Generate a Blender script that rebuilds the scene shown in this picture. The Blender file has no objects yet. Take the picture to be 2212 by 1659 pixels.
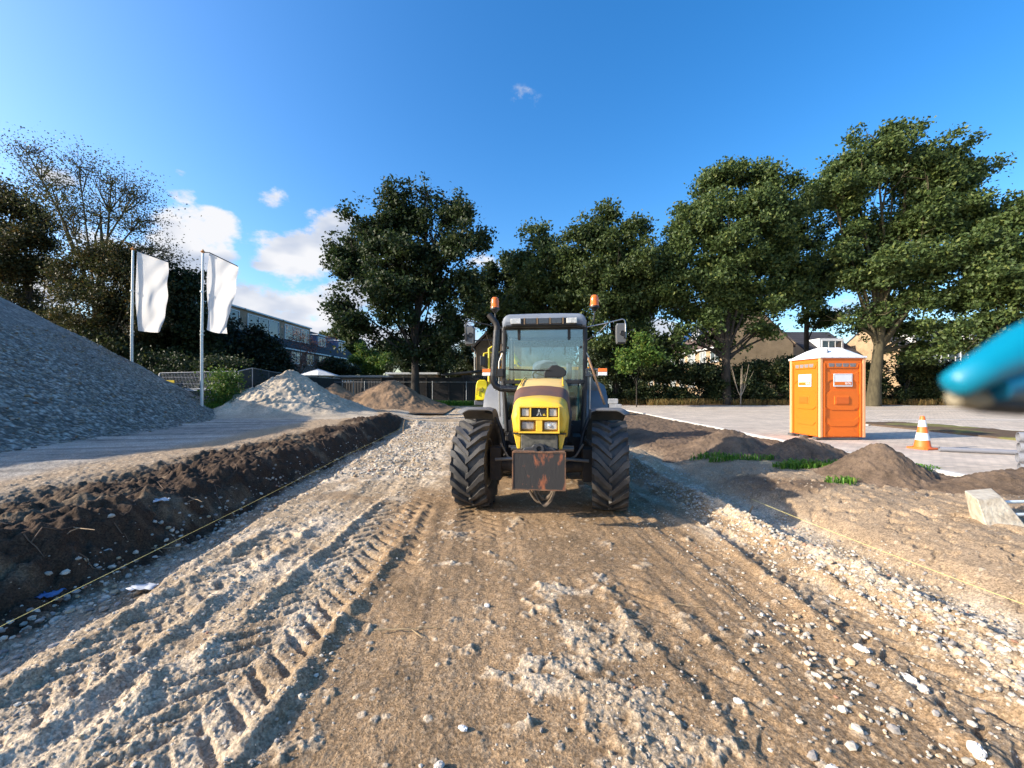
import bpy, math, random
import numpy as np
from mathutils import Vector, Matrix
R = math.radians
PI = math.pi
sc = bpy.context.scene
col = sc.collection

# ------------------------------------------------------------------ camera
CAMH = 1.62
F = 900.0            # focal length in pixels of a 2212 px wide picture
HX, HY = 1106.0, 838.0
cam_d = bpy.data.cameras.new("Camera")
cam = bpy.data.objects.new("Camera", cam_d)
col.objects.link(cam)
cam.location = (0, 0, CAMH)
cam.rotation_euler = (R(90), 0, 0)
cam_d.sensor_width = 36.0
cam_d.lens = 36.0 * F / 2212.0
cam_d.shift_y = 8.5 / 2212.0
cam_d.clip_start = 0.02
cam_d.clip_end = 5000
cam_d.dof.use_dof = True
cam_d.dof.focus_distance = 7.0
cam_d.dof.aperture_fstop = 4.2
sc.camera = cam

# ------------------------------------------------------------------ sun and sky
SUN_EL, SUN_AZ = 24.6, 258.0      # azimuth clockwise from +Y (the view direction)
sd = bpy.data.lights.new("Sun", 'SUN')
sd.energy = 5.0
sd.angle = R(0.55)
sd.color = (1.0, 0.90, 0.76)
sun = bpy.data.objects.new("Sun", sd)
col.objects.link(sun)
sv = Vector((math.sin(R(SUN_AZ)) * math.cos(R(SUN_EL)), math.cos(R(SUN_AZ)) * math.cos(R(SUN_EL)), math.sin(R(SUN_EL))))
sun.rotation_euler = sv.to_track_quat('Z', 'Y').to_euler()
sun.location = (-30, -5, 30)

sc.view_settings.view_transform = 'Standard'
sc.view_settings.look = 'None'
sc.view_settings.exposure = 0.78
sc.view_settings.gamma = 1.0

wd = bpy.data.worlds.new("World")
sc.world = wd
wd.use_nodes = True
wt = wd.node_tree
for n in list(wt.nodes):
    wt.nodes.remove(n)
def wn(t, **k):
    n = wt.nodes.new(t)
    for a, b in k.items():
        setattr(n, a, b)
    return n
def wl(a, b):
    wt.links.new(a, b)
w_out = wn('ShaderNodeOutputWorld')
w_bg = wn('ShaderNodeBackground')
w_bg.inputs[1].default_value = 0.09
sky = wn('ShaderNodeTexSky')
sky.sky_type = 'NISHITA'
sky.sun_disc = False
sky.sun_elevation = R(SUN_EL)
sky.sun_rotation = R(SUN_AZ)
sky.air_density = 1.0
sky.dust_density = 1.7
sky.ozone_density = 2.5
hs = wn('ShaderNodeHueSaturation')
hs.inputs['Saturation'].default_value = 1.38
hs.inputs['Value'].default_value = 2.05
hs.inputs['Hue'].default_value = 0.503
wl(sky.outputs[0], hs.inputs['Color'])
tc = wn('ShaderNodeTexCoord')
sep = wn('ShaderNodeSeparateXYZ')
wl(tc.outputs['Generated'], sep.inputs[0])
def wm(op, a, b=None, c=None, clamp=False):
    n = wn('ShaderNodeMath', operation=op)
    n.use_clamp = clamp
    for i, v in enumerate((a, b, c)):
        if v is None:
            continue
        if isinstance(v, (int, float)):
            n.inputs[i].default_value = v
        else:
            wl(v, n.inputs[i])
    return n.outputs[0]
az = wm('ARCTAN2', sep.outputs[0], sep.outputs[1])
el = wm('ARCSINE', sep.outputs[2])
nz = wn('ShaderNodeTexNoise')
nz.inputs['Scale'].default_value = 9.0
nz.inputs['Detail'].default_value = 9.0
nz.inputs['Roughness'].default_value = 0.64
wmap = wn('ShaderNodeMapping')
wmap.inputs['Scale'].default_value = (1, 1, 1.7)
wl(tc.outputs['Generated'], wmap.inputs[0])
wl(wmap.outputs[0], nz.inputs['Vector'])
nz2 = wn('ShaderNodeTexNoise')
nz2.inputs['Scale'].default_value = 5.0
nz2.inputs['Detail'].default_value = 3.0
wmap2 = wn('ShaderNodeMapping')
wmap2.inputs['Location'].default_value = (3, 1, -0.05)
wmap2.inputs['Scale'].default_value = (1.4, 1.4, 3.0)
wl(tc.outputs['Generated'], wmap2.inputs[0])
wl(wmap2.outputs[0], nz2.inputs['Vector'])
# clouds by direction: (azimuth, elevation, half width, half height, strength)
def _ae(px, py, rx, ry, k):
    dx, dz = px - HX, HY - py
    a = math.atan2(dx, F); e = math.asin(dz / math.sqrt(dx * dx + dz * dz + F * F))
    c = F * F / (dx * dx + F * F)
    return (a, e, rx / F * c, ry / F * math.sqrt(c), k)
CL = [_ae(425, 540, 115, 120, 1.0), _ae(395, 610, 160, 100, 1.0), _ae(470, 580, 60, 60, .9), _ae(390, 372, 34, 16, .72), _ae(398, 424, 52, 26, .85),
      _ae(592, 435, 34, 28, .36), _ae(616, 484, 16, 12, .45), _ae(645, 556, 125, 58, 1.0), _ae(715, 520, 65, 60, .95), _ae(570, 575, 45, 20, .75),
      _ae(610, 670, 230, 75, 1.0), _ae(560, 640, 150, 45, .9), _ae(740, 650, 90, 50, .8), _ae(820, 735, 150, 50, .9), _ae(840, 560, 60, 26, .7), _ae(1040, 560, 44, 24, .66),
      _ae(130, 385, 60, 22, .66), _ae(240, 600, 90, 120, .6), _ae(1126, 214, 40, 20, .24),  _ae(1400, 730, 120, 40, .8), _ae(450, 480, 80, 50, 1.0),
      _ae(985, 700, 70, 50, .72), _ae(1850, 650, 120, 60, .6), _ae(60, 620, 150, 70, .7)]
acc = None
for (a, e, rx, ry, k) in CL:
    u = wm('DIVIDE', wm('SUBTRACT', az, a), rx)
    v = wm('DIVIDE', wm('SUBTRACT', el, e), ry)
    q = wm('ADD', wm('MULTIPLY', u, u), wm('MULTIPLY', v, v))
    d = wm('MULTIPLY', wm('SUBTRACT', 1.25, wm('SQRT', q), clamp=True), k)
    acc = d if acc is None else wm('MAXIMUM', acc, d)
acc = wm('MINIMUM', acc, 0.72)
dens = wm('ADD', acc, wm('MULTIPLY', wm('SUBTRACT', nz.outputs[0], 0.5), 2.6))
mr = wn('ShaderNodeMapRange')
mr.interpolation_type = 'SMOOTHSTEP'
wl(dens, mr.inputs[0])
mr.inputs[1].default_value = 0.20
mr.inputs[2].default_value = 0.66
mask = wm('MULTIPLY', mr.outputs[0], wm('MULTIPLY', acc, 9.0, clamp=True))
cr = wn('ShaderNodeValToRGB')
cr.color_ramp.elements[0].position = 0.40
cr.color_ramp.elements[0].color = (0.56, 0.64, 0.80, 1)
cr.color_ramp.elements[1].position = 0.60
cr.color_ramp.elements[1].color = (0.95, 0.96, 1.0, 1)
wl(wm('ADD', nz2.outputs[0], wm('MULTIPLY', el, 0.18)), cr.inputs[0])
cs = wn('ShaderNodeVectorMath', operation='SCALE')
cs.inputs['Scale'].default_value = 6.4
wl(cr.outputs[0], cs.inputs[0])
mx = wn('ShaderNodeMix', data_type='RGBA')
wl(mask, mx.inputs[0])
wl(hs.outputs[0], mx.inputs[6])
wl(cs.outputs[0], mx.inputs[7])
wl(mx.outputs[2], w_bg.inputs[0])
wl(w_bg.outputs[0], w_out.inputs[0])

# ------------------------------------------------------------------ helpers
def P(px, py, y):
    return ((px - HX) / F * y, y, CAMH - (py - HY) / F * y)

class MB:
    def __init__(s):
        s.v = []; s.f = []
    def add(s, v, f, M=None):
        b = len(s.v)
        if M is not None:
            v = [tuple(M @ Vector(p)) for p in v]
        s.v.extend([tuple(p) for p in v])
        s.f.extend([tuple(i + b for i in q) for q in f])
        return s
    def box(s, c, d, M=None, rz=0, rx=0, ry=0):
        x, y, z = d[0] / 2, d[1] / 2, d[2] / 2
        v = [(-x, -y, -z), (x, -y, -z), (x, y, -z), (-x, y, -z), (-x, -y, z), (x, -y, z), (x, y, z), (-x, y, z)]
        f = [(0, 3, 2, 1), (4, 5, 6, 7), (0, 1, 5, 4), (1, 2, 6, 5), (2, 3, 7, 6), (3, 0, 4, 7)]
        T = Matrix.Translation(c) @ Matrix.Rotation(rz, 4, 'Z') @ Matrix.Rotation(ry, 4, 'Y') @ Matrix.Rotation(rx, 4, 'X')
        if M is not None:
            T = M @ T
        return s.add(v, f, T)
    def tube(s, pts, r, n=10, caps=True, M=None):
        pts = [Vector(p) for p in pts]
        m = len(pts)
        rs = r if isinstance(r, (list, tuple)) else [r] * m
        v = []; f = []
        up = None
        for i in range(m):
            t = (pts[min(i + 1, m - 1)] - pts[max(i - 1, 0)])
            if t.length < 1e-9:
                t = Vector((0, 0, 1))
            t.normalize()
            if up is None:
                up = Vector((0, 0, 1)) if abs(t.z) < .9 else Vector((1, 0, 0))
            a = t.cross(up)
            if a.length < 1e-6:
                a = t.cross(Vector((0, 1, 0)))
            a.normalize(); b = a.cross(t); b.normalize(); up = b
            for k in range(n):
                w = 2 * PI * k / n
                v.append(tuple(pts[i] + (a * math.cos(w) + b * math.sin(w)) * rs[i]))
        for i in range(m - 1):
            for k in range(n):
                k2 = (k + 1) % n
                f.append((i * n + k, i * n + k2, (i + 1) * n + k2, (i + 1) * n + k))
        if caps:
            f.append(tuple(range(n - 1, -1, -1)))
            f.append(tuple(range((m - 1) * n, m * n)))
        return s.add(v, f, M)
    def lathe(s, prof, n=32, M=None, close=False):
        """profile of (radius, height) about local Z"""
        v = []; f = []
        m = len(prof)
        for (r, h) in prof:
            for k in range(n):
                w = 2 * PI * k / n
                v.append((r * math.cos(w), r * math.sin(w), h))
        rng = range(m) if close else range(m - 1)
        for i in rng:
            j = (i + 1) % m
            for k in range(n):
                k2 = (k + 1) % n
                f.append((i * n + k, i * n + k2, j * n + k2, j * n + k))
        if not close:
            f.append(tuple(range(n - 1, -1, -1)))
            f.append(tuple(range((m - 1) * n, m * n)))
        return s.add(v, f, M)
    def prism(s, poly, o, ax, ay, az):
        """polygon in the (ax, ay) plane at o, extruded along az"""
        o = Vector(o); ax = Vector(ax); ay = Vector(ay); az = Vector(az)
        n = len(poly)
        v = [tuple(o + ax * p[0] + ay * p[1]) for p in poly] + [tuple(o + ax * p[0] + ay * p[1] + az) for p in poly]
        f = [tuple(range(n - 1, -1, -1)), tuple(range(n, 2 * n))]
        for i in range(n):
            j = (i + 1) % n
            f.append((i, j, n + j, n + i))
        return s.add(v, f)
    def loft(s, secs, caps=True, closed=True):
        n = len(secs[0]); v = []; f = []
        for q in secs:
            v.extend(q)
        for i in range(len(secs) - 1):
            for k in range(n if closed else n - 1):
                k2 = (k + 1) % n
                f.append((i * n + k, i * n + k2, (i + 1) * n + k2, (i + 1) * n + k))
        if caps:
            f.append(tuple(range(n - 1, -1, -1)))
            f.append(tuple(range((len(secs) - 1) * n, len(secs) * n)))
        return s.add(v, f)
    def quad(s, a, b, c, d):
        return s.add([a, b, c, d], [(0, 1, 2, 3)])
    def build(s, name, mat, parent=None, smooth=None, bevel=0, seg=2, loc=(0, 0, 0), rz=0, recalc=True):
        me = bpy.data.meshes.new(name)
        me.from_pydata(s.v, [], s.f)
        if recalc:
            import bmesh
            bm = bmesh.new(); bm.from_mesh(me)
            bmesh.ops.recalc_face_normals(bm, faces=bm.faces)
            bm.to_mesh(me); bm.free()
        me.materials.append(mat)
        o = bpy.data.objects.new(name, me)
        col.objects.link(o)
        o.location = loc
        o.rotation_euler = (0, 0, rz)
        if parent is not None:
            o.parent = parent
        if smooth is not None:
            me.polygons.foreach_set('use_smooth', [True] * len(me.polygons))
            try:
                me.set_sharp_from_angle(angle=R(smooth))
            except Exception:
                pass
        if bevel:
            b = o.modifiers.new('Bevel', 'BEVEL')
            b.width = bevel; b.segments = seg; b.limit_method = 'ANGLE'; b.angle_limit = R(35)
            b.harden_normals = False
            if smooth is None:
                me.polygons.foreach_set('use_smooth', [True] * len(me.polygons))
                b.harden_normals = True
                try:
                    me.set_sharp_from_angle(angle=R(35))
                except Exception:
                    pass
        return o

def tag(o, label=None, cat=None, group=None, kind=None):
    if label: o['label'] = label
    if cat: o['category'] = cat
    if group: o['group'] = group
    if kind: o['kind'] = kind
    return o
def empty(name, label, cat, loc=(0, 0, 0), rz=0, group=None):
    o = bpy.data.objects.new(name, None)
    o.empty_display_size = .2
    col.objects.link(o)
    o.location = loc; o.rotation_euler = (0, 0, rz)
    return tag(o, label, cat, group)
def np_mesh(name, V, Fc, mat, smooth=True, colors=None, parent=None):
    """fast mesh from numpy verts (n,3) and quads/tris (m,k)"""
    me = bpy.data.meshes.new(name)
    k = Fc.shape[1]
    me.vertices.add(len(V)); me.vertices.foreach_set('co', np.ascontiguousarray(V, dtype=np.float32).ravel())
    me.loops.add(Fc.size); me.loops.foreach_set('vertex_index', np.ascontiguousarray(Fc, dtype=np.int32).ravel())
    me.polygons.add(len(Fc)); me.polygons.foreach_set('loop_start', np.arange(0, Fc.size, k, dtype=np.int32))
    me.polygons.foreach_set('loop_total', np.full(len(Fc), k, dtype=np.int32))
    me.polygons.foreach_set('use_smooth', np.full(len(Fc), smooth, dtype=bool))
    me.update(calc_edges=True)
    if colors is not None:
        at = me.color_attributes.new('Col', 'FLOAT_COLOR', 'POINT')
        c4 = np.ones((len(V), 4), dtype=np.float32); c4[:, :3] = colors
        at.data.foreach_set('color', c4.ravel())
    me.materials.append(mat)
    o = bpy.data.objects.new(name, me)
    col.objects.link(o)
    if parent is not None: o.parent = parent
    return o

# ------------------------------------------------------------------ materials
def mat(name, c, rough=.6, metal=0, spec=.5, noise=0, nscale=8, bump=0, bscale=60, c2=None, trans=0, coat=0, emis=None, stretch=None, thr=(.35, .65)):
    m = bpy.data.materials.new(name); m.use_nodes = True
    t = m.node_tree; b = t.nodes['Principled BSDF']
    b.inputs['Base Color'].default_value = (*c, 1)
    b.inputs['Roughness'].default_value = rough
    b.inputs['Metallic'].default_value = metal
    b.inputs['Specular IOR Level'].default_value = spec
    if coat:
        b.inputs['Coat Weight'].default_value = coat
        b.inputs['Coat Roughness'].default_value = .15
    if trans:
        b.inputs['Transmission Weight'].default_value = trans
    tcn = t.nodes.new('ShaderNodeTexCoord')
    src = tcn.outputs['Object']
    if stretch:
        mp = t.nodes.new('ShaderNodeMapping'); mp.inputs['Scale'].default_value = stretch
        t.links.new(src, mp.inputs[0]); src = mp.outputs[0]
    if noise or c2:
        n = t.nodes.new('ShaderNodeTexNoise'); n.inputs['Scale'].default_value = nscale
        n.inputs['Detail'].default_value = 6; n.inputs['Roughness'].default_value = .62
        t.links.new(src, n.inputs['Vector'])
        r = t.nodes.new('ShaderNodeMapRange')
        r.inputs[1].default_value = thr[0]; r.inputs[2].default_value = thr[1]
        t.links.new(n.outputs[0], r.inputs[0])
        x = t.nodes.new('ShaderNodeMix'); x.data_type = 'RGBA'
        cc = c2 if c2 else tuple(v * (1 - noise) for v in c)
        x.inputs[6].default_value = (*c, 1); x.inputs[7].default_value = (*cc, 1)
        t.links.new(r.outputs[0], x.inputs[0]); t.links.new(x.outputs[2], b.inputs['Base Color'])
        rr = t.nodes.new('ShaderNodeMapRange'); rr.inputs[3].default_value = max(0, rough - .08); rr.inputs[4].default_value = min(1, rough + .12)
        t.links.new(n.outputs[0], rr.inputs[0]); t.links.new(rr.outputs[0], b.inputs['Roughness'])
    if bump:
        n = t.nodes.new('ShaderNodeTexNoise'); n.inputs['Scale'].default_value = bscale; n.inputs['Detail'].default_value = 4
        t.links.new(src, n.inputs['Vector'])
        bp = t.nodes.new('ShaderNodeBump'); bp.inputs['Strength'].default_value = bump; bp.inputs['Distance'].default_value = .01
        t.links.new(n.outputs[0], bp.inputs['Height']); t.links.new(bp.outputs[0], b.inputs['Normal'])
    return m

def glass_mat(name, tint, refl=.9):
    m = bpy.data.materials.new(name); m.use_nodes = True
    t = m.node_tree
    for n in list(t.nodes): t.nodes.remove(n)
    o = t.nodes.new('ShaderNodeOutputMaterial'); tr = t.nodes.new('ShaderNodeBsdfTransparent'); g = t.nodes.new('ShaderNodeBsdfGlossy')
    tr.inputs[0].default_value = (*tint, 1); g.inputs['Roughness'].default_value = .03; g.inputs[0].default_value = (refl, refl, refl, 1)
    fr = t.nodes.new('ShaderNodeFresnel'); fr.inputs[0].default_value = 1.55
    x = t.nodes.new('ShaderNodeMixShader')
    ma = t.nodes.new('ShaderNodeMath'); ma.operation = 'MULTIPLY_ADD'; ma.inputs[1].default_value = 1.2; ma.inputs[2].default_value = .07
    t.links.new(fr.outputs[0], ma.inputs[0])
    t.links.new(ma.outputs[0], x.inputs[0]); t.links.new(tr.outputs[0], x.inputs[1]); t.links.new(g.outputs[0], x.inputs[2]); t.links.new(x.outputs[0], o.inputs[0])
    return m

def brick_mat(name, c1, c2, mortar, scale=1.0, bw=.22, bh=.065, axis='XZ', ms=.012):
    m = bpy.data.materials.new(name); m.use_nodes = True
    t = m.node_tree; b = t.nodes['Principled BSDF']; b.inputs['Roughness'].default_value = .9
    tcn = t.nodes.new('ShaderNodeTexCoord'); s = t.nodes.new('ShaderNodeSeparateXYZ'); cmb = t.nodes.new('ShaderNodeCombineXYZ')
    t.links.new(tcn.outputs['Object'], s.inputs[0])
    if axis == 'XY':
        t.links.new(s.outputs[0], cmb.inputs[0]); t.links.new(s.outputs[1], cmb.inputs[1])
    else:
        ad = t.nodes.new('ShaderNodeMath'); ad.operation = 'ADD'
        t.links.new(s.outputs[0], ad.inputs[0]); t.links.new(s.outputs[1], ad.inputs[1])
        t.links.new(ad.outputs[0], cmb.inputs[0]); t.links.new(s.outputs[2], cmb.inputs[1])
    br = t.nodes.new('ShaderNodeTexBrick')
    br.inputs['Scale'].default_value = 1.0
    br.inputs['Brick Width'].default_value = bw; br.inputs['Row Height'].default_value = bh
    br.inputs['Mortar Size'].default_value = ms
    br.inputs['Color1'].default_value = (*c1, 1); br.inputs['Color2'].default_value = (*c2, 1); br.inputs['Mortar'].default_value = (*mortar, 1)
    t.links.new(cmb.outputs[0], br.inputs['Vector'])
    n = t.nodes.new('ShaderNodeTexNoise'); n.inputs['Scale'].default_value = 1.3; n.inputs['Detail'].default_value = 5
    t.links.new(tcn.outputs['Object'], n.inputs['Vector'])
    r = t.nodes.new('ShaderNodeMapRange'); r.inputs[1].default_value = .3; r.inputs[2].default_value = .7; r.inputs[3].default_value = .8; r.inputs[4].default_value = 1.12
    t.links.new(n.outputs[0], r.inputs[0])
    vm = t.nodes.new('ShaderNodeVectorMath'); vm.operation = 'SCALE'
    t.links.new(br.outputs[0], vm.inputs[0]); t.links.new(r.outputs[0], vm.inputs['Scale'])
    t.links.new(vm.outputs[0], b.inputs['Base Color'])
    bp = t.nodes.new('ShaderNodeBump'); bp.inputs['Strength'].default_value = .4; bp.inputs['Distance'].default_value = .01; bp.invert = True
    t.links.new(br.outputs['Fac'], bp.inputs['Height']); t.links.new(bp.outputs[0], b.inputs['Normal'])
    return m

def soil_mat(name, fine=90.0, bump=.5, var=.28, coarse=26., vw=.8):
    """vertex colour of the earth itself, broken up by two scales of grain"""
    m = bpy.data.materials.new(name); m.use_nodes = True
    t = m.node_tree; b = t.nodes['Principled BSDF']; b.inputs['Roughness'].default_value = .95; b.inputs['Specular IOR Level'].default_value = .15
    at = t.nodes.new('ShaderNodeAttribute'); at.attribute_name = 'Col'
    tcn = t.nodes.new('ShaderNodeTexCoord')
    n1 = t.nodes.new('ShaderNodeTexNoise'); n1.inputs['Scale'].default_value = fine; n1.inputs['Detail'].default_value = 6; n1.inputs['Roughness'].default_value = .7
    n2 = t.nodes.new('ShaderNodeTexVoronoi'); n2.inputs['Scale'].default_value = coarse * 2.2
    for n in (n1, n2): t.links.new(tcn.outputs['Object'], n.inputs['Vector'])
    r1 = t.nodes.new('ShaderNodeMapRange'); r1.inputs[1].default_value = .3; r1.inputs[2].default_value = .7; r1.inputs[3].default_value = 1 - var; r1.inputs[4].default_value = 1 + var
    t.links.new(n1.outputs[0], r1.inputs[0])
    sp = t.nodes.new('ShaderNodeSeparateColor'); t.links.new(n2.outputs['Color'], sp.inputs[0])
    r2 = t.nodes.new('ShaderNodeMapRange'); r2.inputs[3].default_value = 1 - var * .8; r2.inputs[4].default_value = 1 + var * .8
    t.links.new(sp.outputs[0], r2.inputs[0])
    mu = t.nodes.new('ShaderNodeMath'); mu.operation = 'MULTIPLY'; t.links.new(r1.outputs[0], mu.inputs[0]); t.links.new(r2.outputs[0], mu.inputs[1])
    vm = t.nodes.new('ShaderNodeVectorMath'); vm.operation = 'SCALE'; t.links.new(at.outputs['Color'], vm.inputs[0]); t.links.new(mu.outputs[0], vm.inputs['Scale'])
    t.links.new(vm.outputs[0], b.inputs['Base Color'])
    bp = t.nodes.new('ShaderNodeBump'); bp.inputs['Strength'].default_value = bump; bp.inputs['Distance'].default_value = .012
    ad = t.nodes.new('ShaderNodeMath'); ad.operation = 'ADD'; t.links.new(n1.outputs[0], ad.inputs[0]); vs_ = t.nodes.new('ShaderNodeMath'); vs_.operation = 'MULTIPLY'; vs_.inputs[1].default_value = vw; t.links.new(n2.outputs['Distance'], vs_.inputs[0]); t.links.new(vs_.outputs[0], ad.inputs[1])
    t.links.new(ad.outputs[0], bp.inputs['Height']); t.links.new(bp.outputs[0], b.inputs['Normal'])
    return m

def leaf_mat(name, ca, cb, cc=None, tr=.35):
    m = bpy.data.materials.new(name); m.use_nodes = True
    t = m.node_tree; b = t.nodes['Principled BSDF']; out = t.nodes['Material Output']
    b.inputs['Roughness'].default_value = .55; b.inputs['Specular IOR Level'].default_value = .35
    g = t.nodes.new('ShaderNodeNewGeometry')
    cr = t.nodes.new('ShaderNodeValToRGB')
    cr.color_ramp.elements[0].color = (*ca, 1); cr.color_ramp.elements[1].color = (*cb, 1)
    if cc:
        e = cr.color_ramp.elements.new(.86); e.color = (*cb, 1); cr.color_ramp.elements[-1].color = (*cc, 1)  # random leaf tint; its share is also widened to imitate sunlit highlights
    t.links.new(g.outputs['Random Per Island'], cr.inputs[0]); t.links.new(cr.outputs[0], b.inputs['Base Color'])
    tl = t.nodes.new('ShaderNodeBsdfTranslucent'); t.links.new(cr.outputs[0], tl.inputs[0])
    x = t.nodes.new('ShaderNodeMixShader'); x.inputs[0].default_value = tr
    t.links.new(b.outputs[0], x.inputs[1]); t.links.new(tl.outputs[0], x.inputs[2]); t.links.new(x.outputs[0], out.inputs[0])
    return m

# ------------------------------------------------------------------ noise in numpy
_rng = np.random.RandomState(7)
_T = _rng.rand(512, 512).astype(np.float32)
_T2 = _rng.rand(512, 512).astype(np.float32)
_T3 = _rng.rand(512, 512).astype(np.float32)
def vn(x, y):
    xi = np.floor(x).astype(np.int64); yi = np.floor(y).astype(np.int64)
    fx = (x - xi).astype(np.float32); fy = (y - yi).astype(np.float32)
    fx = fx * fx * (3 - 2 * fx); fy = fy * fy * (3 - 2 * fy)
    x0 = xi & 511; x1 = (xi + 1) & 511; y0 = yi & 511; y1 = (yi + 1) & 511
    return (_T[y0, x0] * (1 - fx) + _T[y0, x1] * fx) * (1 - fy) + (_T[y1, x0] * (1 - fx) + _T[y1, x1] * fx) * fy
def fbm(x, y, sc_, o=3, off=0.0, g=.5):
    a = 1.0; s = 0; tot = 0
    for i in range(o):
        s = s + a * vn(x * sc_ + off + 17.3 * i, y * sc_ + off * 1.7 + 5.1 * i)
        tot += a; a *= g; sc_ *= 2.03
    return s / tot - .5          # about -.35 .. .35
def stones(x, y, cell, keep=.7, off=0):
    """height 0..1 (in cell units) of a bed of rounded stones and a random id per point"""
    gx = x / cell + off; gy = y / cell + off * 2
    xi = np.floor(gx).astype(np.int64); yi = np.floor(gy).astype(np.int64)
    best = np.zeros_like(x, dtype=np.float32); rid = np.zeros_like(best)
    for dx in (-1, 0, 1):
        for dy in (-1, 0, 1):
            cx = xi + dx; cy = yi + dy
            a = cx & 511; b = cy & 511
            jx = cx + .15 + .7 * _T[b, a]; jy = cy + .15 + .7 * _T2[b, a]
            r = .28 + .34 * _T3[b, a]
            on = _T[a, b] < keep
            d2 = ((gx - jx) ** 2 + (gy - jy) ** 2) / (r * r)
            h = np.where(on & (d2 < 1), np.sqrt(np.maximum(1 - d2, 0)) * r, 0)
            rid = np.where(h > best, _T2[a, b], rid); best = np.maximum(best, h)
    return best, rid
def ss(a, b, x):
    t = np.clip((x - a) / (b - a), 0, 1)
    return t * t * (3 - 2 * t)
def bumpf(x, c, w):
    return np.exp(-((x - c) / w) ** 2)
# ------------------------------------------------------------------ ground
KERB_X = 7.2
C_GRAV = np.array([.38, .285, .185]); C_GRAV2 = np.array([.56, .455, .33]); C_BROWN = np.array([.27, .178, .098])
C_DARK = np.array([.062, .040, .026]); C_SAND = np.array([.36, .262, .168]); C_COMP = np.array([.34, .30, .25])
C_MULCH = np.array([.20, .12, .07]); C_GRASS = np.array([.09, .11, .035]); C_SOIL = np.array([.155, .108, .072])

def lugs(X, Y, xc, w, pitch, depth, ridge, y0, y1, ph=0.0):
    """tyre track: sunk bed with pressed chevrons and pushed-up edges"""
    a = (X - xc)
    m = ss(y0, y0 + .5, Y) * (1 - ss(y1 - .8, y1, Y))
    inside = (1 - ss(w / 2 - .06, w / 2 + .01, np.abs(a))) * (.25 + .75 * ss(.015, .06, np.abs(a)))
    side = np.where(a > 0, .5, 0.0)
    wv = np.sin(2 * PI * ((Y + .9 * np.abs(a)) / pitch + side + ph))
    press = ss(-.1, .8, wv + 2.2 * fbm(X, Y, 8., 3, 8.))
    wob = np.clip(.9 + 1.5 * fbm(X, Y, 1.6, 3, 9.1), .2, 1.6)
    h = -inside * depth * press * wob
    h = h + ridge * wob * (bumpf(a, w / 2 + .05, .06) + bumpf(a, -w / 2 - .05, .06)) * (0.85 + 1.5 * fbm(X, Y, 8.0, 3, 3.3))
    return h * m, inside * m * press

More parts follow.
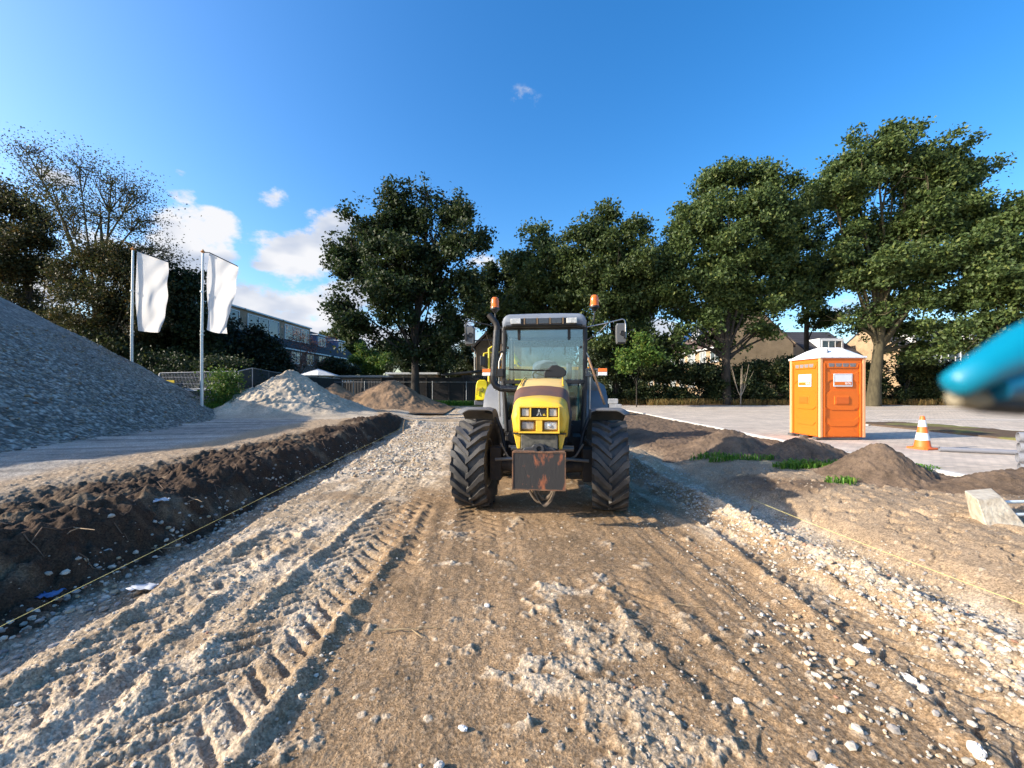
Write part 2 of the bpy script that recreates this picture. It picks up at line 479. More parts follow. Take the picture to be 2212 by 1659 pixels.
def ground_h(X, Y, detail=True):
    X = X.astype(np.float64); Y = Y.astype(np.float64)
    u = X + .08 * Y
    wu = u + .34 * fbm(X, Y, .9, 3, 2.2)
    near = 1 - ss(14, 26, Y)
    # --- big shape
    h = .05 * fbm(X, Y, .5, 3, 1.0) + 0 * X
    h = h - .012 * Y * ss(3, 9, Y) * (1 - ss(9, 20, Y)) * 0
    # left trench and dark bank
    e = u + .40 * fbm(X, Y, 1.1, 4, 4.4, .6)
    fade = 1 - ss(17.5, 21, Y)
    h = h - .11 * (1 - ss(-2.85, -2.62, e)) * fade
    crest = .40 + .26 * fbm(X, Y, .55, 2, 8.8) - .10 * (1 - ss(-5.4, -4.2, u))
    rise = (1 - ss(-3.95, -3.14, e)); darkm = (1 - ss(-3.30, -3.12, e))
    uo = -6.2 + np.clip((Y - 6) * .09, -.5, 1.2)
    out = 1 - ss(uo - .3, uo + .9, wu)              # outside the bank: sandy strip
    bankh = crest * (1 - out) + .27 * out
    h = h + rise * fade * (bankh + .11) + (1 - fade) * (1 - ss(-5, -3, u)) * .25
    dark = darkm * (1 - out) * fade
    dark = np.clip(dark, 0, 1)
    # small stones heap left in the trench, far end
    # right: edge ridge, ditch, berm
    e2 = u + .09 * fbm(X, Y, 1.3, 3, 6.1)
    fr = 1 - ss(8.0, 10, Y)
    h = h + .13 * bumpf(e2, 3.08, .20) * (1 - ss(9, 12, Y)) * (1 - .9 * ss(3.12, 3.22, e2))
    h = h - .16 * ss(3.12, 3.22, e2) * (1 - ss(4.00, 4.45, e2)) * fr
    h = h + .16 * ss(4.1, 5.2, u) + .05 * ss(5.5, 7, X)
    # gravel lump right of the tractor
    h = h + .30 * np.exp(-(((X - 2.75) / .55) ** 2 + ((Y - 8.9) / .8) ** 2)) * (1 + 1.2 * fbm(X, Y, 2.2, 3, .7))
    h = h + .26 * np.exp(-(((X + 4.6) / .8) ** 2 + ((Y - 18.2) / 1.5) ** 2)) * (1 + 1.2 * fbm(X, Y, 1.2, 3, .7))
    # far lift
    h = h + .30 * ss(19, 30, Y) * (1 - ss(4, 7, X)) + .42 * ss(17, 23, Y) * (1 - ss(-13, -9, X))
    h = h + .10 * ss(30.5, 33, Y) * ss(4, 7, X)
    # under the paving the ground stays level and a little lower
    pv = ss(KERB_X - .25, KERB_X - .02, X) * (1 - ss(31.2, 31.8, Y)) * ss(-12, -10, Y)
    # --- zones
    rk = ss(-1.25, -.85, wu + .25 * fbm(X, Y, 3, 2, 5)) * (1 - ss(2.0, 2.7, wu + .3 * fbm(X, Y, 2.6, 3, 6)))
    patch = ss(.02, .14, fbm(X, Y, 4.2, 4, 33.0, .65) + .26 * np.exp(-(((X - .50 - .1 * (Y - 2)) / .42) ** 2 + ((Y - 2.2) / .9) ** 2)) - .15)
    patch2 = ss(.0, .12, fbm(X, Y, 1.4, 4, 12.0, .6))
    far_g = ss(6.3, 7.6, Y + 3 * fbm(X, Y, .8, 2, 3)) * (1 - ss(-.9, -.2, wu)) * ss(-3.2, -2.6, u)
    brown = np.clip(rk * (1 - .85 * patch) + .75 * (1 - rk) * patch2 * ss(-2.7, -2.3, u) * (1 - ss(2.9, 3.1, u)), 0, 1)
    brown = brown * (1 - far_g)
    stripe = ss(.0, .12, fbm(u * 6.0, Y * .5, 1.0, 3, 7.7)) * ss(1.4, 2.0, u) * (1 - ss(3.0, 3.3, u))
    brown = np.clip(np.maximum(brown, stripe * .8), 0, 1)
    sand = ss(4.0, 4.3, e2 + .25 * fbm(X, Y, 4., 3, 66.)) * (1 - pv)
    soil = ss(.0, .10, fbm(X, Y, .5, 3, 21.) + .10 * (X - 5.2) + .07 * (Y - 5.6) + .01) * ss(4.0, 4.7, u) * ss(4.6, 6.0, Y)
    comp = (1 - ss(-7.4, -6.6, wu)) * (1 - ss(20, 23, Y))
    strip = out * rise
    n1 = fbm(X, Y, 3.0, 3, 50.)[..., None]
    gm = ss(-.08, .16, fbm(X, Y, 2.2, 4, 61.))[..., None]
    Cc = C_GRAV * (1 - gm) + C_GRAV2 * gm
    bmix = brown[..., None]
    Cc = Cc * (1 - bmix) + C_BROWN * bmix * (1 + .8 * n1)
    dk = dark[..., None]
    dn = ss(.04, .26, fbm(X, Y, 2.3, 4, 71.))[..., None] * .8
    Cc = Cc * (1 - dk) + (C_DARK * (1 - dn) + C_SAND * .55 * dn) * dk
    s3 = (strip * (1 - dark))[..., None]
    Cc = Cc * (1 - s3) + C_SAND * 1.05 * s3
    c3 = comp[..., None]
    Cc = Cc * (1 - c3) + C_COMP * c3 * (1 + 1.3 * fbm(Y * 1.3 - .35 * X, X * .10, 2.2, 4, 39.)[..., None] + .5 * fbm(X, Y, 6., 3, 34.)[..., None])
    sa = sand[..., None]
    Cc = Cc * (1 - sa) + (C_SAND * (1 + .5 * n1)) * sa
    so = (soil * sand)[..., None]
    Cc = Cc * (1 - so) + C_SOIL * so * (1 + .8 * n1)
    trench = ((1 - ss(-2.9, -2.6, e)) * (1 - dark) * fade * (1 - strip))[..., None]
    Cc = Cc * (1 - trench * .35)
    # mulch along the hedge, grass far away
    mu = (ss(30.6, 31.2, Y) * (1 - ss(34, 38, Y)) * ss(3, 7, X))[..., None]
    Cc = Cc * (1 - mu) + C_MULCH * (1 + 1.2 * n1) * mu
    gr = np.maximum(ss(34, 37, Y), np.maximum(ss(23.5, 25, Y) * (1 - ss(-12, -9, X)), ss(29, 31, Y) * (1 - ss(2, 3, X))))[..., None]
    Cc = Cc * (1 - gr) + C_GRASS * (1 + 1.0 * n1) * gr
    # --- relief
    gfac = np.clip(1 - brown * .75, 0, 1) * (1 - dark) * (1 - sand) * (1 - comp * .8)
    if detail:
        t1, i1 = lugs(X, Y, -1.56 + .02 * (Y - 2) + .12 * fbm(Y, Y * 0, .5, 2, 4.), .60, .19, .032, .052, -1, 6.2)
        t2, i2 = lugs(X, Y, -2.46 - .02 * (Y - 2) + .1 * fbm(Y, Y * 0, .6, 2, 8.), .38, .19, .026, .048, -1, 5.2, .3)
        t3, i3 = lugs(X, Y, -1.05 - .11 * (Y - 4.2), .30, .2, .022, .022, 3.4, 6.2, .1)
        t4, i4 = lugs(X, Y, -.55 - .10 * (Y - 6.5), .46, .17, .02, .008, 4.2, 9.5, .6)
        t5, i5 = lugs(X, Y, 2.30 + .05 * (Y - 2), .34, .17, .026, .040, .0, 7.0, .2)
        t6, i6 = lugs(X, Y, 2.76 - .09 * (Y - 3), .22, .17, .022, .030, .5, 8.5, .5)
        t7, i7 = lugs(X, Y, 1.15 - .22 * (Y - 2.2), .30, .18, .020, .024, .9, 3.9, .4)
        tt = t1 + t2 + t3 + t4 + t5 + t6 + t7
        h = h + tt + .055 * bumpf(X, -2.05 + .3 * fbm(Y, Y * 0, 1.4, 3, 9.), .06) * (1 - ss(2.3, 2.6, Y)) * (.8 + 2 * fbm(X, Y, 7., 3, 5.))
        ii = np.clip(i1 + i2 + i3 + i5 + i6 + i7, 0, 1)[..., None]
        Cc = Cc * (1 - .45 * ii) + C_BROWN * 1.05 * .45 * ii
        # long ruts
        rut = fbm(u * 3.2, Y * .22, 1.0, 3, 91.)
        h = h + .055 * rut * ss(-2.7, -2.3, u) * (1 - ss(3.2, 3.5, u)) * (1 - .6 * rk)
        ln = fbm(u * 9., Y * .35, 1.0, 3, 97.)
        h = h + .035 * ln * ss(1.2, 1.9, u) * (1 - ss(3.1, 3.3, u)) + .014 * ln * rk + .02 * ln * ss(-2.7, -2.4, u) * (1 - rk)
        h = h + (.018 * gfac + .008) * fbm(X, Y, 8, 4, 13.) * near * 1.5
        cl = np.abs(fbm(X, Y, 13., 4, 14., .6))
        h = h + gfac * near * (.032 * cl - .005) + .006 * brown * near * (1 - sand) * cl
        h = h + .014 * patch * rk * (1 + 2 * fbm(X, Y, 9., 2, 3.)) * near
        h = h + dark * (.42 * fbm(X, Y, 1.5, 5, 41., .62) + .22 * np.abs(fbm(X, Y, 5., 3, 43.)) - .04)
        h = h + sand * (1 - pv) * (.05 * fbm(X, Y, 2.6, 5, 47., .6) - .03 * ss(.10, .2, fbm(X, Y, 8.5, 3, 49.)) + .05 * np.abs(fbm(X, Y, 9., 4, 51.)))
        h = h + soil * sand * .10 * np.abs(fbm(X, Y, 4.0, 4, 53.))
        h = h + (1 - np.clip(gfac + dark + sand, 0, 1)) * .012 * fbm(X, Y, 22., 3, 57.) * (1 - ss(5, 9, Y))
        h = h + comp * (.10 * fbm(Y - .30 * X, X * .12, 2.2, 4, 39.) + .03 * np.abs(fbm(X, Y, 9., 3, 38.)))
        # beds of stones
        for cell, keep, yf, am, on in ((.018, .8, 3.4, .45, gfac), (.030, .45, 6.0, .45, gfac), (.055, .16, 10., .45, gfac * (1 - .5 * brown)), (.085, .30, 20., .42, gfac * far_g), (.075, .35, 9., .45, gfac * np.clip(bumpf(u, 3.1, .25) + bumpf(u, 3.8, .2), 0, 1)), (.016, .6, 3.4, .28, brown * (1 - sand) * .8 + sand * .5), (.055, .4, 9, .6, dark), (.12, .35, 14, .6, dark), (.04, .04, 8, .35, np.maximum(brown, sand))):
            msk = on * (1 - ss(yf * .75, yf, Y)) * (Y > -3)
            ok = msk > .03
            if not ok.any(): continue
            s_, r_ = stones(X[ok], Y[ok], cell, keep, cell * 100)
            hh = np.zeros_like(h); rr = np.zeros_like(h)
            hh[ok] = s_; rr[ok] = r_
            h = h + hh * cell * am * msk
            k = (ss(.08, .22, hh) * msk)[..., None]
            rr = rr[..., None]
            if on is dark:
                Cc = Cc * (1 - k * .4) + C_DARK * (0.7 + 1.2 * rr) * k * .4
            else:
                tone = C_GRAV2 * (.60 + .62 * rr) * np.array([1.0, .99, .98])
                w = .75 if cell > .03 else .45
                w = w * (.5 if cell == .016 else 1); w = w * (.6 if cell == .016 else 1)
                if cell == .016: tone = C_BROWN * (.75 + .9 * rr)
                Cc = Cc * (1 - k * w) + tone * k * w
    h = h * (1 - pv) + .17 * pv
    Cc = np.clip(Cc, .02, .8)
    return h, Cc

ts = np.concatenate([-np.geomspace(14, 1.62, 26)[:-1], np.linspace(-1.6, 1.6, 1350), np.geomspace(1.62, 14, 26)])
ys = [.8]
while ys[-1] < 900:
    y = ys[-1]
    ys.append(y * (1 + (.0036 if y < 11 else (.009 if y < 40 else (.03 if y < 90 else .12)))))
back = -np.geomspace(.25, 60, 30) + .8
ya = np.concatenate([back[::-1], np.array(ys)])
wa = np.where(ya > .8, ya + .4, 1.2 + (.8 - ya))
GX = ts[None, :] * wa[:, None]; GY = np.repeat(ya[:, None], len(ts), 1)
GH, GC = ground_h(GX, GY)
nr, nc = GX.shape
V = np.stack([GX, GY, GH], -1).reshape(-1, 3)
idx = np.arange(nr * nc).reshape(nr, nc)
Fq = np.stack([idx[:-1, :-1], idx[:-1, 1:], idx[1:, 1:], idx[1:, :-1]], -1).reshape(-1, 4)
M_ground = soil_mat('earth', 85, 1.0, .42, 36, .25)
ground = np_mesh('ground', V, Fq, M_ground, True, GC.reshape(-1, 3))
tag(ground, kind='structure')
del V, Fq, idx, GX, GY, GC, GH
def gz(x, y):
    return float(ground_h(np.array([float(x)]), np.array([float(y)]))[0][0])

# ------------------------------------------------------------------ heaps
def heap_mesh(name, xs, ysn, fh, fc, material, label=None, cat=None, group=None, floor=None):
    X, Y = np.meshgrid(xs, ysn)
    H = fh(X, Y)
    base = ground_h(X, Y, False)[0] - .08
    keep = (H > base - .15)
    C = fc(X, Y, H)
    V = np.stack([X, Y, np.maximum(H, base - .15)], -1).reshape(-1, 3)
    ny, nx = X.shape
    idx = np.arange(nx * ny).reshape(ny, nx)
    q = np.stack([idx[:-1, :-1], idx[:-1, 1:], idx[1:, 1:], idx[1:, :-1]], -1).reshape(-1, 4)
    kq = keep.reshape(-1)[q].any(1)
    q = q[kq]
    used = np.unique(q); rm = np.full(len(V), -1); rm[used] = np.arange(len(used))
    o = np_mesh(name, V[used], rm[q], material, True, np.clip(C.reshape(-1, 3)[used], .02, .8))
    if label: tag(o, label, cat, group)
    return o
def mound(cx, cy, hgt, rx, ry, base, rough, seed, p=1.15, rfreq=1.2):
    def f(X, Y):
        d = np.sqrt(((X - cx) / rx) ** 2 + ((Y - cy) / ry) ** 2)
        d = d * (1 + .5 * fbm(X, Y, rfreq, 3, seed)) 
        prof = 1.06 - np.sqrt(d * d + .045) * 1.03
        prof = np.where(prof > 0, np.power(np.maximum(prof, 0), p), prof * .8)
        return base + hgt * prof + rough * fbm(X, Y, 5, 4, seed + 3)
    return f
M_pile = soil_mat('pile_stone', 60, .7, .22, 9)
M_soil = soil_mat('loose_soil', 110, .7, .25, 26)
PR = [(-20.3, 7.0), (-21.0, 11.5), (-22.6, 16.0)]
def pile_h(X, Y):
    d = np.full(X.shape, 1e9)
    for (a, b) in zip(PR[:-1], PR[1:]):
        ax, ay = a; bx, by = b
        t = np.clip(((X - ax) * (bx - ax) + (Y - ay) * (by - ay)) / ((bx - ax) ** 2 + (by - ay) ** 2), 0, 1)
        d = np.minimum(d, np.hypot(X - ax - t * (bx - ax), Y - ay - t * (by - ay)))
    d = d + .9 * fbm(X, Y, .35, 3, 5.5)
    q = (9.85 - d)
    h = .22 + .66 * (q + np.sqrt(q * q + .22)) / 2 - .10
    h = np.minimum(h, 6.6 - .1 * d)
    h = h + .10 * fbm(X, Y, 1.4, 4, 15.)
    if X.size > 50:
        s1, r1 = stones(X, Y, .085, .85, 3.); s2, _ = stones(X, Y, .27, .25, 8.)
        h = h + np.clip(q, 0, 1) * (s1 * .07 + s2 * .06) + .05 * fbm(X * .35, Y * 2.2, 1., 3, 4.)
        pile_h.r = r1 * (s1 > .1)
    return h
def pile_c(X, Y, H):
    r = pile_h.r[..., None]
    n = fbm(X, Y, .5, 3, 25.)[..., None]
    top = ss(2.0, 4.5, H + 3 * n[..., 0])[..., None]
    c = np.array([.37, .315, .26]) * (.38 + 1.15 * r)
    c2 = np.array([.30, .25, .21]) * (.75 + .5 * r)
    return c * (1 - top * .8) + c2 * top * .8
xs = np.concatenate([np.linspace(-34, -20, 80)[:-1], np.linspace(-20, -9, 300)])
yn = np.concatenate([np.linspace(-4, 4, 40)[:-1], np.linspace(4, 20, 400), np.linspace(20.2, 28, 40)])
heap_mesh('gravel_pile', xs, yn, pile_h, pile_c, M_pile, 'tall shaded grey gravel pile rising out of the left edge of the picture', 'gravel pile')

def heap2(X, Y):
    d = np.sqrt(((X + 11.9) / 4.0) ** 2 + ((Y - 22.4) / 3.6) ** 2) * (1 + .3 * fbm(X, Y, .6, 3, 77.))
    q = 1 - d
    h = .30 + 2.35 * (q + np.sqrt(q * q + .035)) / 2 - .08
    h = np.minimum(h, 2.5)
    s1, _ = stones(X, Y, .22, .6, 4.)
    return h + .22 * fbm(X, Y, 1.6, 5, 31., .62) * np.clip(q * 4 + .4, 0, 1) + s1 * .16 * np.clip(q * 3, 0, 1)
def heap2c(X, Y, H):
    n = fbm(X, Y, 1.5, 4, 12.)[..., None]
    return np.array([.46, .38, .28]) * (1 + .7 * n)
heap_mesh('sand_heap', np.linspace(-17.5, -6.5, 260), np.linspace(17.5, 27.5, 240), heap2, heap2c, M_pile,
          'pale sunlit heap of gravelly sand right of the flagpoles', 'sand heap')
def heap3(X, Y):
    d = np.sqrt(((X + 7.9) / 3.8) ** 2 + ((Y - 27.0) / 3.2) ** 2) * (1 + .3 * fbm(X, Y, .7, 3, 17.))
    d2 = np.sqrt(((X + 11.2) / 2.8) ** 2 + ((Y - 26.4) / 2.3) ** 2) * (1 + .3 * fbm(X, Y, .7, 3, 27.))
    q = 1 - d; q2 = 1 - d2
    h = .22 + np.maximum(2.1 * (q + np.sqrt(q * q + .03)) / 2, 1.75 * (q2 + np.sqrt(q2 * q2 + .05)) / 2) - .06
    return np.minimum(h, 2.05 + .3 * fbm(X, Y, 1.5, 2, 3.)) + .34 * fbm(X, Y, 1.5, 5, 37., .62) * np.clip(np.maximum(q, q2) * 4 + .3, 0, 1)
def heap3c(X, Y, H):
    n = fbm(X, Y, 1.8, 4, 19.)[..., None]
    return np.array([.23, .150, .090]) * (1 + 1.0 * n)
heap_mesh('earth_heap', np.linspace(-14, -3.8, 230), np.linspace(23, 31.5, 200), heap3, heap3c, M_soil,
          'brown two-humped earth heap in front of the dark board fence', 'earth heap')
def soilc(X, Y, H):
    n = fbm(X, Y, 6, 4, 19.)[..., None]
    return np.array([.145, .102, .070]) * (1 + 1.0 * n)
def clods(f):
    def g(X, Y):
        s1, _ = stones(X, Y, .07, .6, 2.)
        return f(X, Y) + s1 * .045
    return g
for (cx, cy, hg, rx, ry, seed, lab) in (
    (5.05, 9.7, .56, 1.15, .85, 3., 'broad low brown soil mound by the kerb, left of the orange toilet cabin'),
    (6.25, 9.0, .42, .95, .75, 13., 'soil mound in the tractor shadow just in front of the orange toilet cabin'),
    (6.02, 6.85, .62, .86, .80, 23., 'pointed brown soil mound nearest the traffic cone'),
    (7.35, 5.95, .34, 1.35, .55, 33., 'long flat soil mound behind the concrete block at the right edge')):
    m_ = max(rx, ry) * 1.9
    heap_mesh('soil_mound', np.linspace(cx - m_, cx + m_, 170), np.linspace(cy - m_, cy + m_, 170), clods(mound(cx, cy, hg, rx, ry, .19, .05, seed)), soilc, M_soil,
              lab, 'soil mound', 'soil mounds along the kerb')

# ------------------------------------------------------------------ pavement
M_pave = brick_mat('paving_brick', (.62, .52, .41), (.47, .40, .33), (.27, .23, .19), bw=.21, bh=.105, axis='XY', ms=.006)
xs = np.linspace(KERB_X, 90, 200); yn = np.concatenate([np.linspace(-10, 31.5, 120)])
X, Y = np.meshgrid(xs, yn)
isl = (X > 13.1) & (X < 15.7) & (Y < 15.8) & (Y > -5)
Z = .240 + .012 * fbm(X, Y, .3, 2, 3.) 
idx = np.arange(X.size).reshape(X.shape)
q = np.stack([idx[:-1, :-1], idx[:-1, 1:], idx[1:, 1:], idx[1:, :-1]], -1).reshape(-1, 4)
pave = np_mesh('pavement', np.stack([X, Y, Z], -1).reshape(-1, 3), q, M_pave, True)
tag(pave, kind='structure')
M_conc = mat('concrete_kerb', (.56, .54, .50), .85, noise=.25, nscale=5, bump=.3, bscale=40)
M_white = mat('white_paint', (.82, .81, .78), .7, noise=.12, nscale=4)
mb = MB()
y = -10.0
rk = random.Random(4)
while y < 31.3:
    mb.box((KERB_X - .05, y + .5, .175 + rk.uniform(-.004, .004)), (.10, .985, .16))
    y += 1.0
x = KERB_X + .5
while x < 70:
    mb.box((x, 31.56, .19 + rk.uniform(-.004, .004)), (.985, .10, .18)); x += 1.0
kb = mb.build('kerb', M_conc, bevel=.008); tag(kb, kind='structure')
# planting bed in the paving, with its own kerb
mb = MB()
bx0, bx1, by0, by1 = 13.1, 15.8, 2.0, 16.2
def bed_poly(g):
    pts = []
    r = 1.25
    cx = (bx0 + bx1) / 2
    for k in range(0, 17):
        a = PI - PI * k / 16
        pts.append((cx + (r + .1 + g) * math.cos(a), by1 - 1.0 + (r + g) * math.sin(a)))
    pts.append((bx1 + g - .0, by0)); pts.append((bx0 - g, by0))
    return pts
inn = bed_poly(0); outp = bed_poly(.10)
n = len(inn)
v = [(p[0], p[1], .285) for p in inn] + [(p[0], p[1], .285) for p in outp] + [(p[0], p[1], .20) for p in inn] + [(p[0], p[1], .20) for p in outp]
f = []
for i in range(n - 1):
    f += [(i, i + 1, n + i + 1, n + i), (n + i, n + i + 1, 3 * n + i + 1, 3 * n + i), (i, 2 * n + i, 2 * n + i + 1, i + 1)]
mb.add(v, f)
tag(mb.build('kerb', M_conc), kind='structure')
xs = np.linspace(bx0, bx1, 70); yn = np.linspace(by0, by1 + .3, 240)
def bedh(X, Y):
    cx = (bx0 + bx1) / 2
    d = np.hypot(X - cx, np.maximum(Y - (by1 - 1.0), 0)) - 1.27
    d = np.maximum(d, np.abs(X - cx) - 1.34)
    return .262 + .05 * fbm(X, Y, 3, 4, 9.) + .03 - .6 * ss(-.03, .04, d)
def bedc(X, Y, H):
    n = ss(.0, .12, fbm(X, Y, 1.2, 3, 4.))[..., None]
    return C_SOIL * .8 * (1 - n) + np.array([.17, .16, .06]) * n
o = heap_mesh('planting_bed', xs, yn, bedh, bedc, M_soil); tag(o, kind='structure')
# painted bay lines
mb = MB()
def stripe_line(x0, y0, x1, y1, w=.12):
    d = Vector((x1 - x0, y1 - y0, 0)); L = d.length; d.normalize(); nn = Vector((-d.y, d.x, 0)) * w / 2
    k = max(2, int(L / 1.0))
    for i in range(k):
        a = Vector((x0, y0, .256)) + d * L * i / k; b = Vector((x0, y0, .256)) + d * L * (i + 1) / k
        mb.quad(a - nn, b - nn, b + nn, a + nn)
stripe_line(9.0, 28.6, 52, 26.8); stripe_line(12.5, 25.4, 52, 25.0, .14); stripe_line(15.9, 17.9, 60, 17.6, .14)
stripe_line(20.0, 17.6, 26.2, 12.4, .12); stripe_line(30, 25, 33, 17.8)
o = mb.build('lane_markings', M_white, recalc=False); tag(o, kind='structure')

# ------------------------------------------------------------------ loose stones
def ico():
    t = (1 + 5 ** .5) / 2
    v = np.array([(-1, t, 0), (1, t, 0), (-1, -t, 0), (1, -t, 0), (0, -1, t), (0, 1, t), (0, -1, -t), (0, 1, -t), (t, 0, -1), (t, 0, 1), (-t, 0, -1), (-t, 0, 1)], dtype=float)
    v /= np.linalg.norm(v[0])
    f = [(0, 11, 5), (0, 5, 1), (0, 1, 7), (0, 7, 10), (0, 10, 11), (1, 5, 9), (5, 11, 4), (11, 10, 2), (10, 7, 6), (7, 1, 8), (3, 9, 4), (3, 4, 2), (3, 2, 6), (3, 6, 8), (3, 8, 9), (4, 9, 5), (2, 4, 11), (6, 2, 10), (8, 6, 7), (9, 8, 1)]
    return v, np.array(f)
def subdiv(v, f):
    v = [tuple(p) for p in v]; c = {}; nf = []
    def mid(a, b):
        k = (min(a, b), max(a, b))
        if k not in c:
            p = np.array(v[a]) + np.array(v[b]); p /= np.linalg.norm(p); v.append(tuple(p)); c[k] = len(v) - 1
        return c[k]
    for a, b, d in f:
        x, y, z = mid(a, b), mid(b, d), mid(d, a)
        nf += [(a, x, z), (b, y, x), (d, z, y), (x, y, z)]
    return np.array(v), np.array(nf)
I0 = ico(); I1 = subdiv(*I0); I2 = subdiv(*I1)
def scatter(name, XY, size, material, seed, colfn, sink=.3, base=I0):
    r = np.random.RandomState(seed)
    n = len(XY); v0, f0 = base
    H = ground_h(XY[:, 0], XY[:, 1])[0]
    A = r.randn(n, 3, 3)
    Q = np.linalg.qr(A)[0]
    sc3 = size[:, None] * np.stack([r.uniform(.75, 1.25, n), r.uniform(.55, 1.0, n), r.uniform(.45, .75, n)], -1)
    jit = 1 + r.uniform(-.16, .16, (n, len(v0), 1))
    pts = v0[None] * jit * sc3[:, None, :]
    ang = r.uniform(0, 2 * PI, n); tilt = r.uniform(-.4, .4, n)
    ca, sa = np.cos(ang), np.sin(ang); ct, st = np.cos(tilt), np.sin(tilt)
    x, y, z = pts[..., 0], pts[..., 1], pts[..., 2]
    y, z = y * ct[:, None] - z * st[:, None], y * st[:, None] + z * ct[:, None]
    x, y = x * ca[:, None] - y * sa[:, None], x * sa[:, None] + y * ca[:, None]
    V = np.stack([x + XY[:, :1], y + XY[:, 1:2], z + (H + size * (.55 - sink))[:, None]], -1)
    Fa = (f0[None] + (np.arange(n) * len(v0))[:, None, None]).reshape(-1, 3)
    C = np.repeat(colfn(r, n)[:, None, :], len(v0), 1)
    return np_mesh(name, V.reshape(-1, 3), Fa, material, False, C.reshape(-1, 3))
def stonecol(r, n):
    k = r.rand(n, 1)
    base = np.where(k < .68, np.array([[.50, .45, .37]]), np.where(k < .86, np.array([[.34, .31, .28]]), np.where(k < .985, np.array([[.48, .36, .23]]), np.array([[.36, .2, .13]]))))
    return base * r.uniform(.65, 1.2, (n, 1))
M_stone = soil_mat('stone', 60, .25, .10, 20)
r = np.random.RandomState(11)
pts = []; szs = []
def add_pts(n, fx, size_lo, size_hi, ylo, yhi, k=2.2):
    y = ylo * (yhi / ylo) ** r.rand(n)
    x = fx(y, n)
    pts.append(np.stack([x, y], -1)); szs.append((size_lo + (size_hi - size_lo) * r.rand(n) ** k) * .68)
add_pts(3600, lambda y, n: r.uniform(-2.75, -.8, n) - .08 * y, .005, .024, 1.5, 12, 3)
add_pts(3000, lambda y, n: r.normal(2.98, .14, n) - .08 * y, .008, .040, 1.6, 9, 2.2)
add_pts(1900, lambda y, n: r.uniform(1.9, 3.2, n) - .08 * y, .004, .022, 1.4, 9, 3)
add_pts(2000, lambda y, n: r.normal(3.88, .17, n) - .08 * y, .008, .036, 1.9, 9, 2.2)
add_pts(1500, lambda y, n: r.normal(-3.15, .22, n) - .08 * y, .010, .050, 2.3, 14, 2.5)
add_pts(420, lambda y, n: r.uniform(-1.5, 2.2, n) - .08 * y, .005, .020, 1.5, 8, 4)
add_pts(500, lambda y, n: r.normal(.55, .33, n), .005, .020, 1.5, 3.0, 3)
add_pts(260, lambda y, n: r.normal(1.75, .28, n) + .2 * (y - 2.2), .012, .045, 1.6, 3.0, 2.5)
add_pts(900, lambda y, n: r.uniform(4.2, 7.0, n), .006, .022, 2.5, 11, 4)
add_pts(1300, lambda y, n: r.uniform(-3.0, -1.0, n) - .08 * y, .03, .07, 7.5, 19, 2)
XY = np.concatenate(pts); SZ = np.concatenate(szs)
o = scatter('loose_gravel', XY, SZ, M_stone, 5, stonecol, .25)
tag(o, 'loose pale stones and grit strewn over the track and its edges', 'gravel', kind='stuff')
# stones lying loose on the flank and foot of the big pile
rr_ = np.random.RandomState(21)
_x = rr_.uniform(-20, -9.3, 15000); _y = rr_.uniform(5, 19.5, 15000)
_h = pile_h(_x, _y); _g = ground_h(_x, _y, False)[0]
_k = (_h > _g - .05) & (_h < 3.9)
_gh = ground_h
def _ph(a, b, detail=True): return (np.maximum(pile_h(a, b), _gh(a, b, False)[0]), None)
ground_h = _ph
o = scatter('pile_stones', np.stack([_x[_k], _y[_k]], -1), (.018 + .045 * rr_.rand(int(_k.sum())) ** 2.5), M_stone, 9, lambda r, n: stonecol(r, n) * .62, .3)
ground_h = _gh
o['kind'] = 'stuff'; o.parent = bpy.data.objects['gravel_pile']
# roots and stalks torn up with the dark topsoil
rr_ = random.Random(77); mb = MB()
for i in range(150):
    y_ = 2.6 + 12 * rr_.random() ** 1.4; u_ = rr_.uniform(-5.8, -3.2); x_ = u_ - .08 * y_
    a_ = rr_.uniform(0, PI); L_ = rr_.uniform(.08, .4); p_ = []
    for k in range(5):
        t_ = (k / 4 - .5) * L_; qx = x_ + math.cos(a_) * t_ + rr_.uniform(-.02, .02); qy = y_ + math.sin(a_) * t_
        p_.append((qx, qy, gz(qx, qy) + .01 + rr_.uniform(0, .05)))
    mb.tube(p_, [.005, .0045, .004, .003, .002], 5, caps=False)
o = mb.build('roots', mat('root_fibre', (.17, .11, .07), .9, noise=.4), smooth=80, recalc=False)
tag(o, 'tangle of thin brown roots torn up on the dark bank', 'roots', kind='stuff')
# single rocks
def G(px, py, h=0.0):
    y = (CAMH - h) * F / (py - HY)
    return ((px - HX) / F * y, y)
rocks = [(1965, 1452, .040, 'whitish', 'roundest of the cluster of white stones low on the right of the track'),
         (1995, 1478, .034, 'pale', 'flat stone touching the front of the white stone cluster at lower right'),
         (1880, 1420, .026, 'grey', 'small stone between the brown sand and the white cluster at lower right'),
         (2110, 1590, .042, 'white', 'rounded lone white stone nearest the bottom right corner'),
         (1640, 1355, .026, 'pale', 'lone pale stone on the bare brown sand right of the middle'),
         (1860, 1394, .032, 'whitish', 'block-shaped whitish stone at the upper end of the right hand stone scatter'),
         (1595, 1500, .022, 'white', 'small angular white chip on brown sand below the lone pale stone'),
         (1000, 1555, .022, 'white', 'white pebble in the middle of the lower edge, left of the rough gravel patch'),
         (948, 1640, .024, 'pale', 'pale angular stone at the very bottom of the picture'),
         (1800, 1650, .028, 'whitish', 'whitish stone at the bottom edge on brown sand'),
         (1052, 1298, .020, 'white', 'tiny white stone on the brown sand above the twig'),
         (2080, 1275, .085, 'brown', 'big tan half-buried clod by the right hand yellow string')]
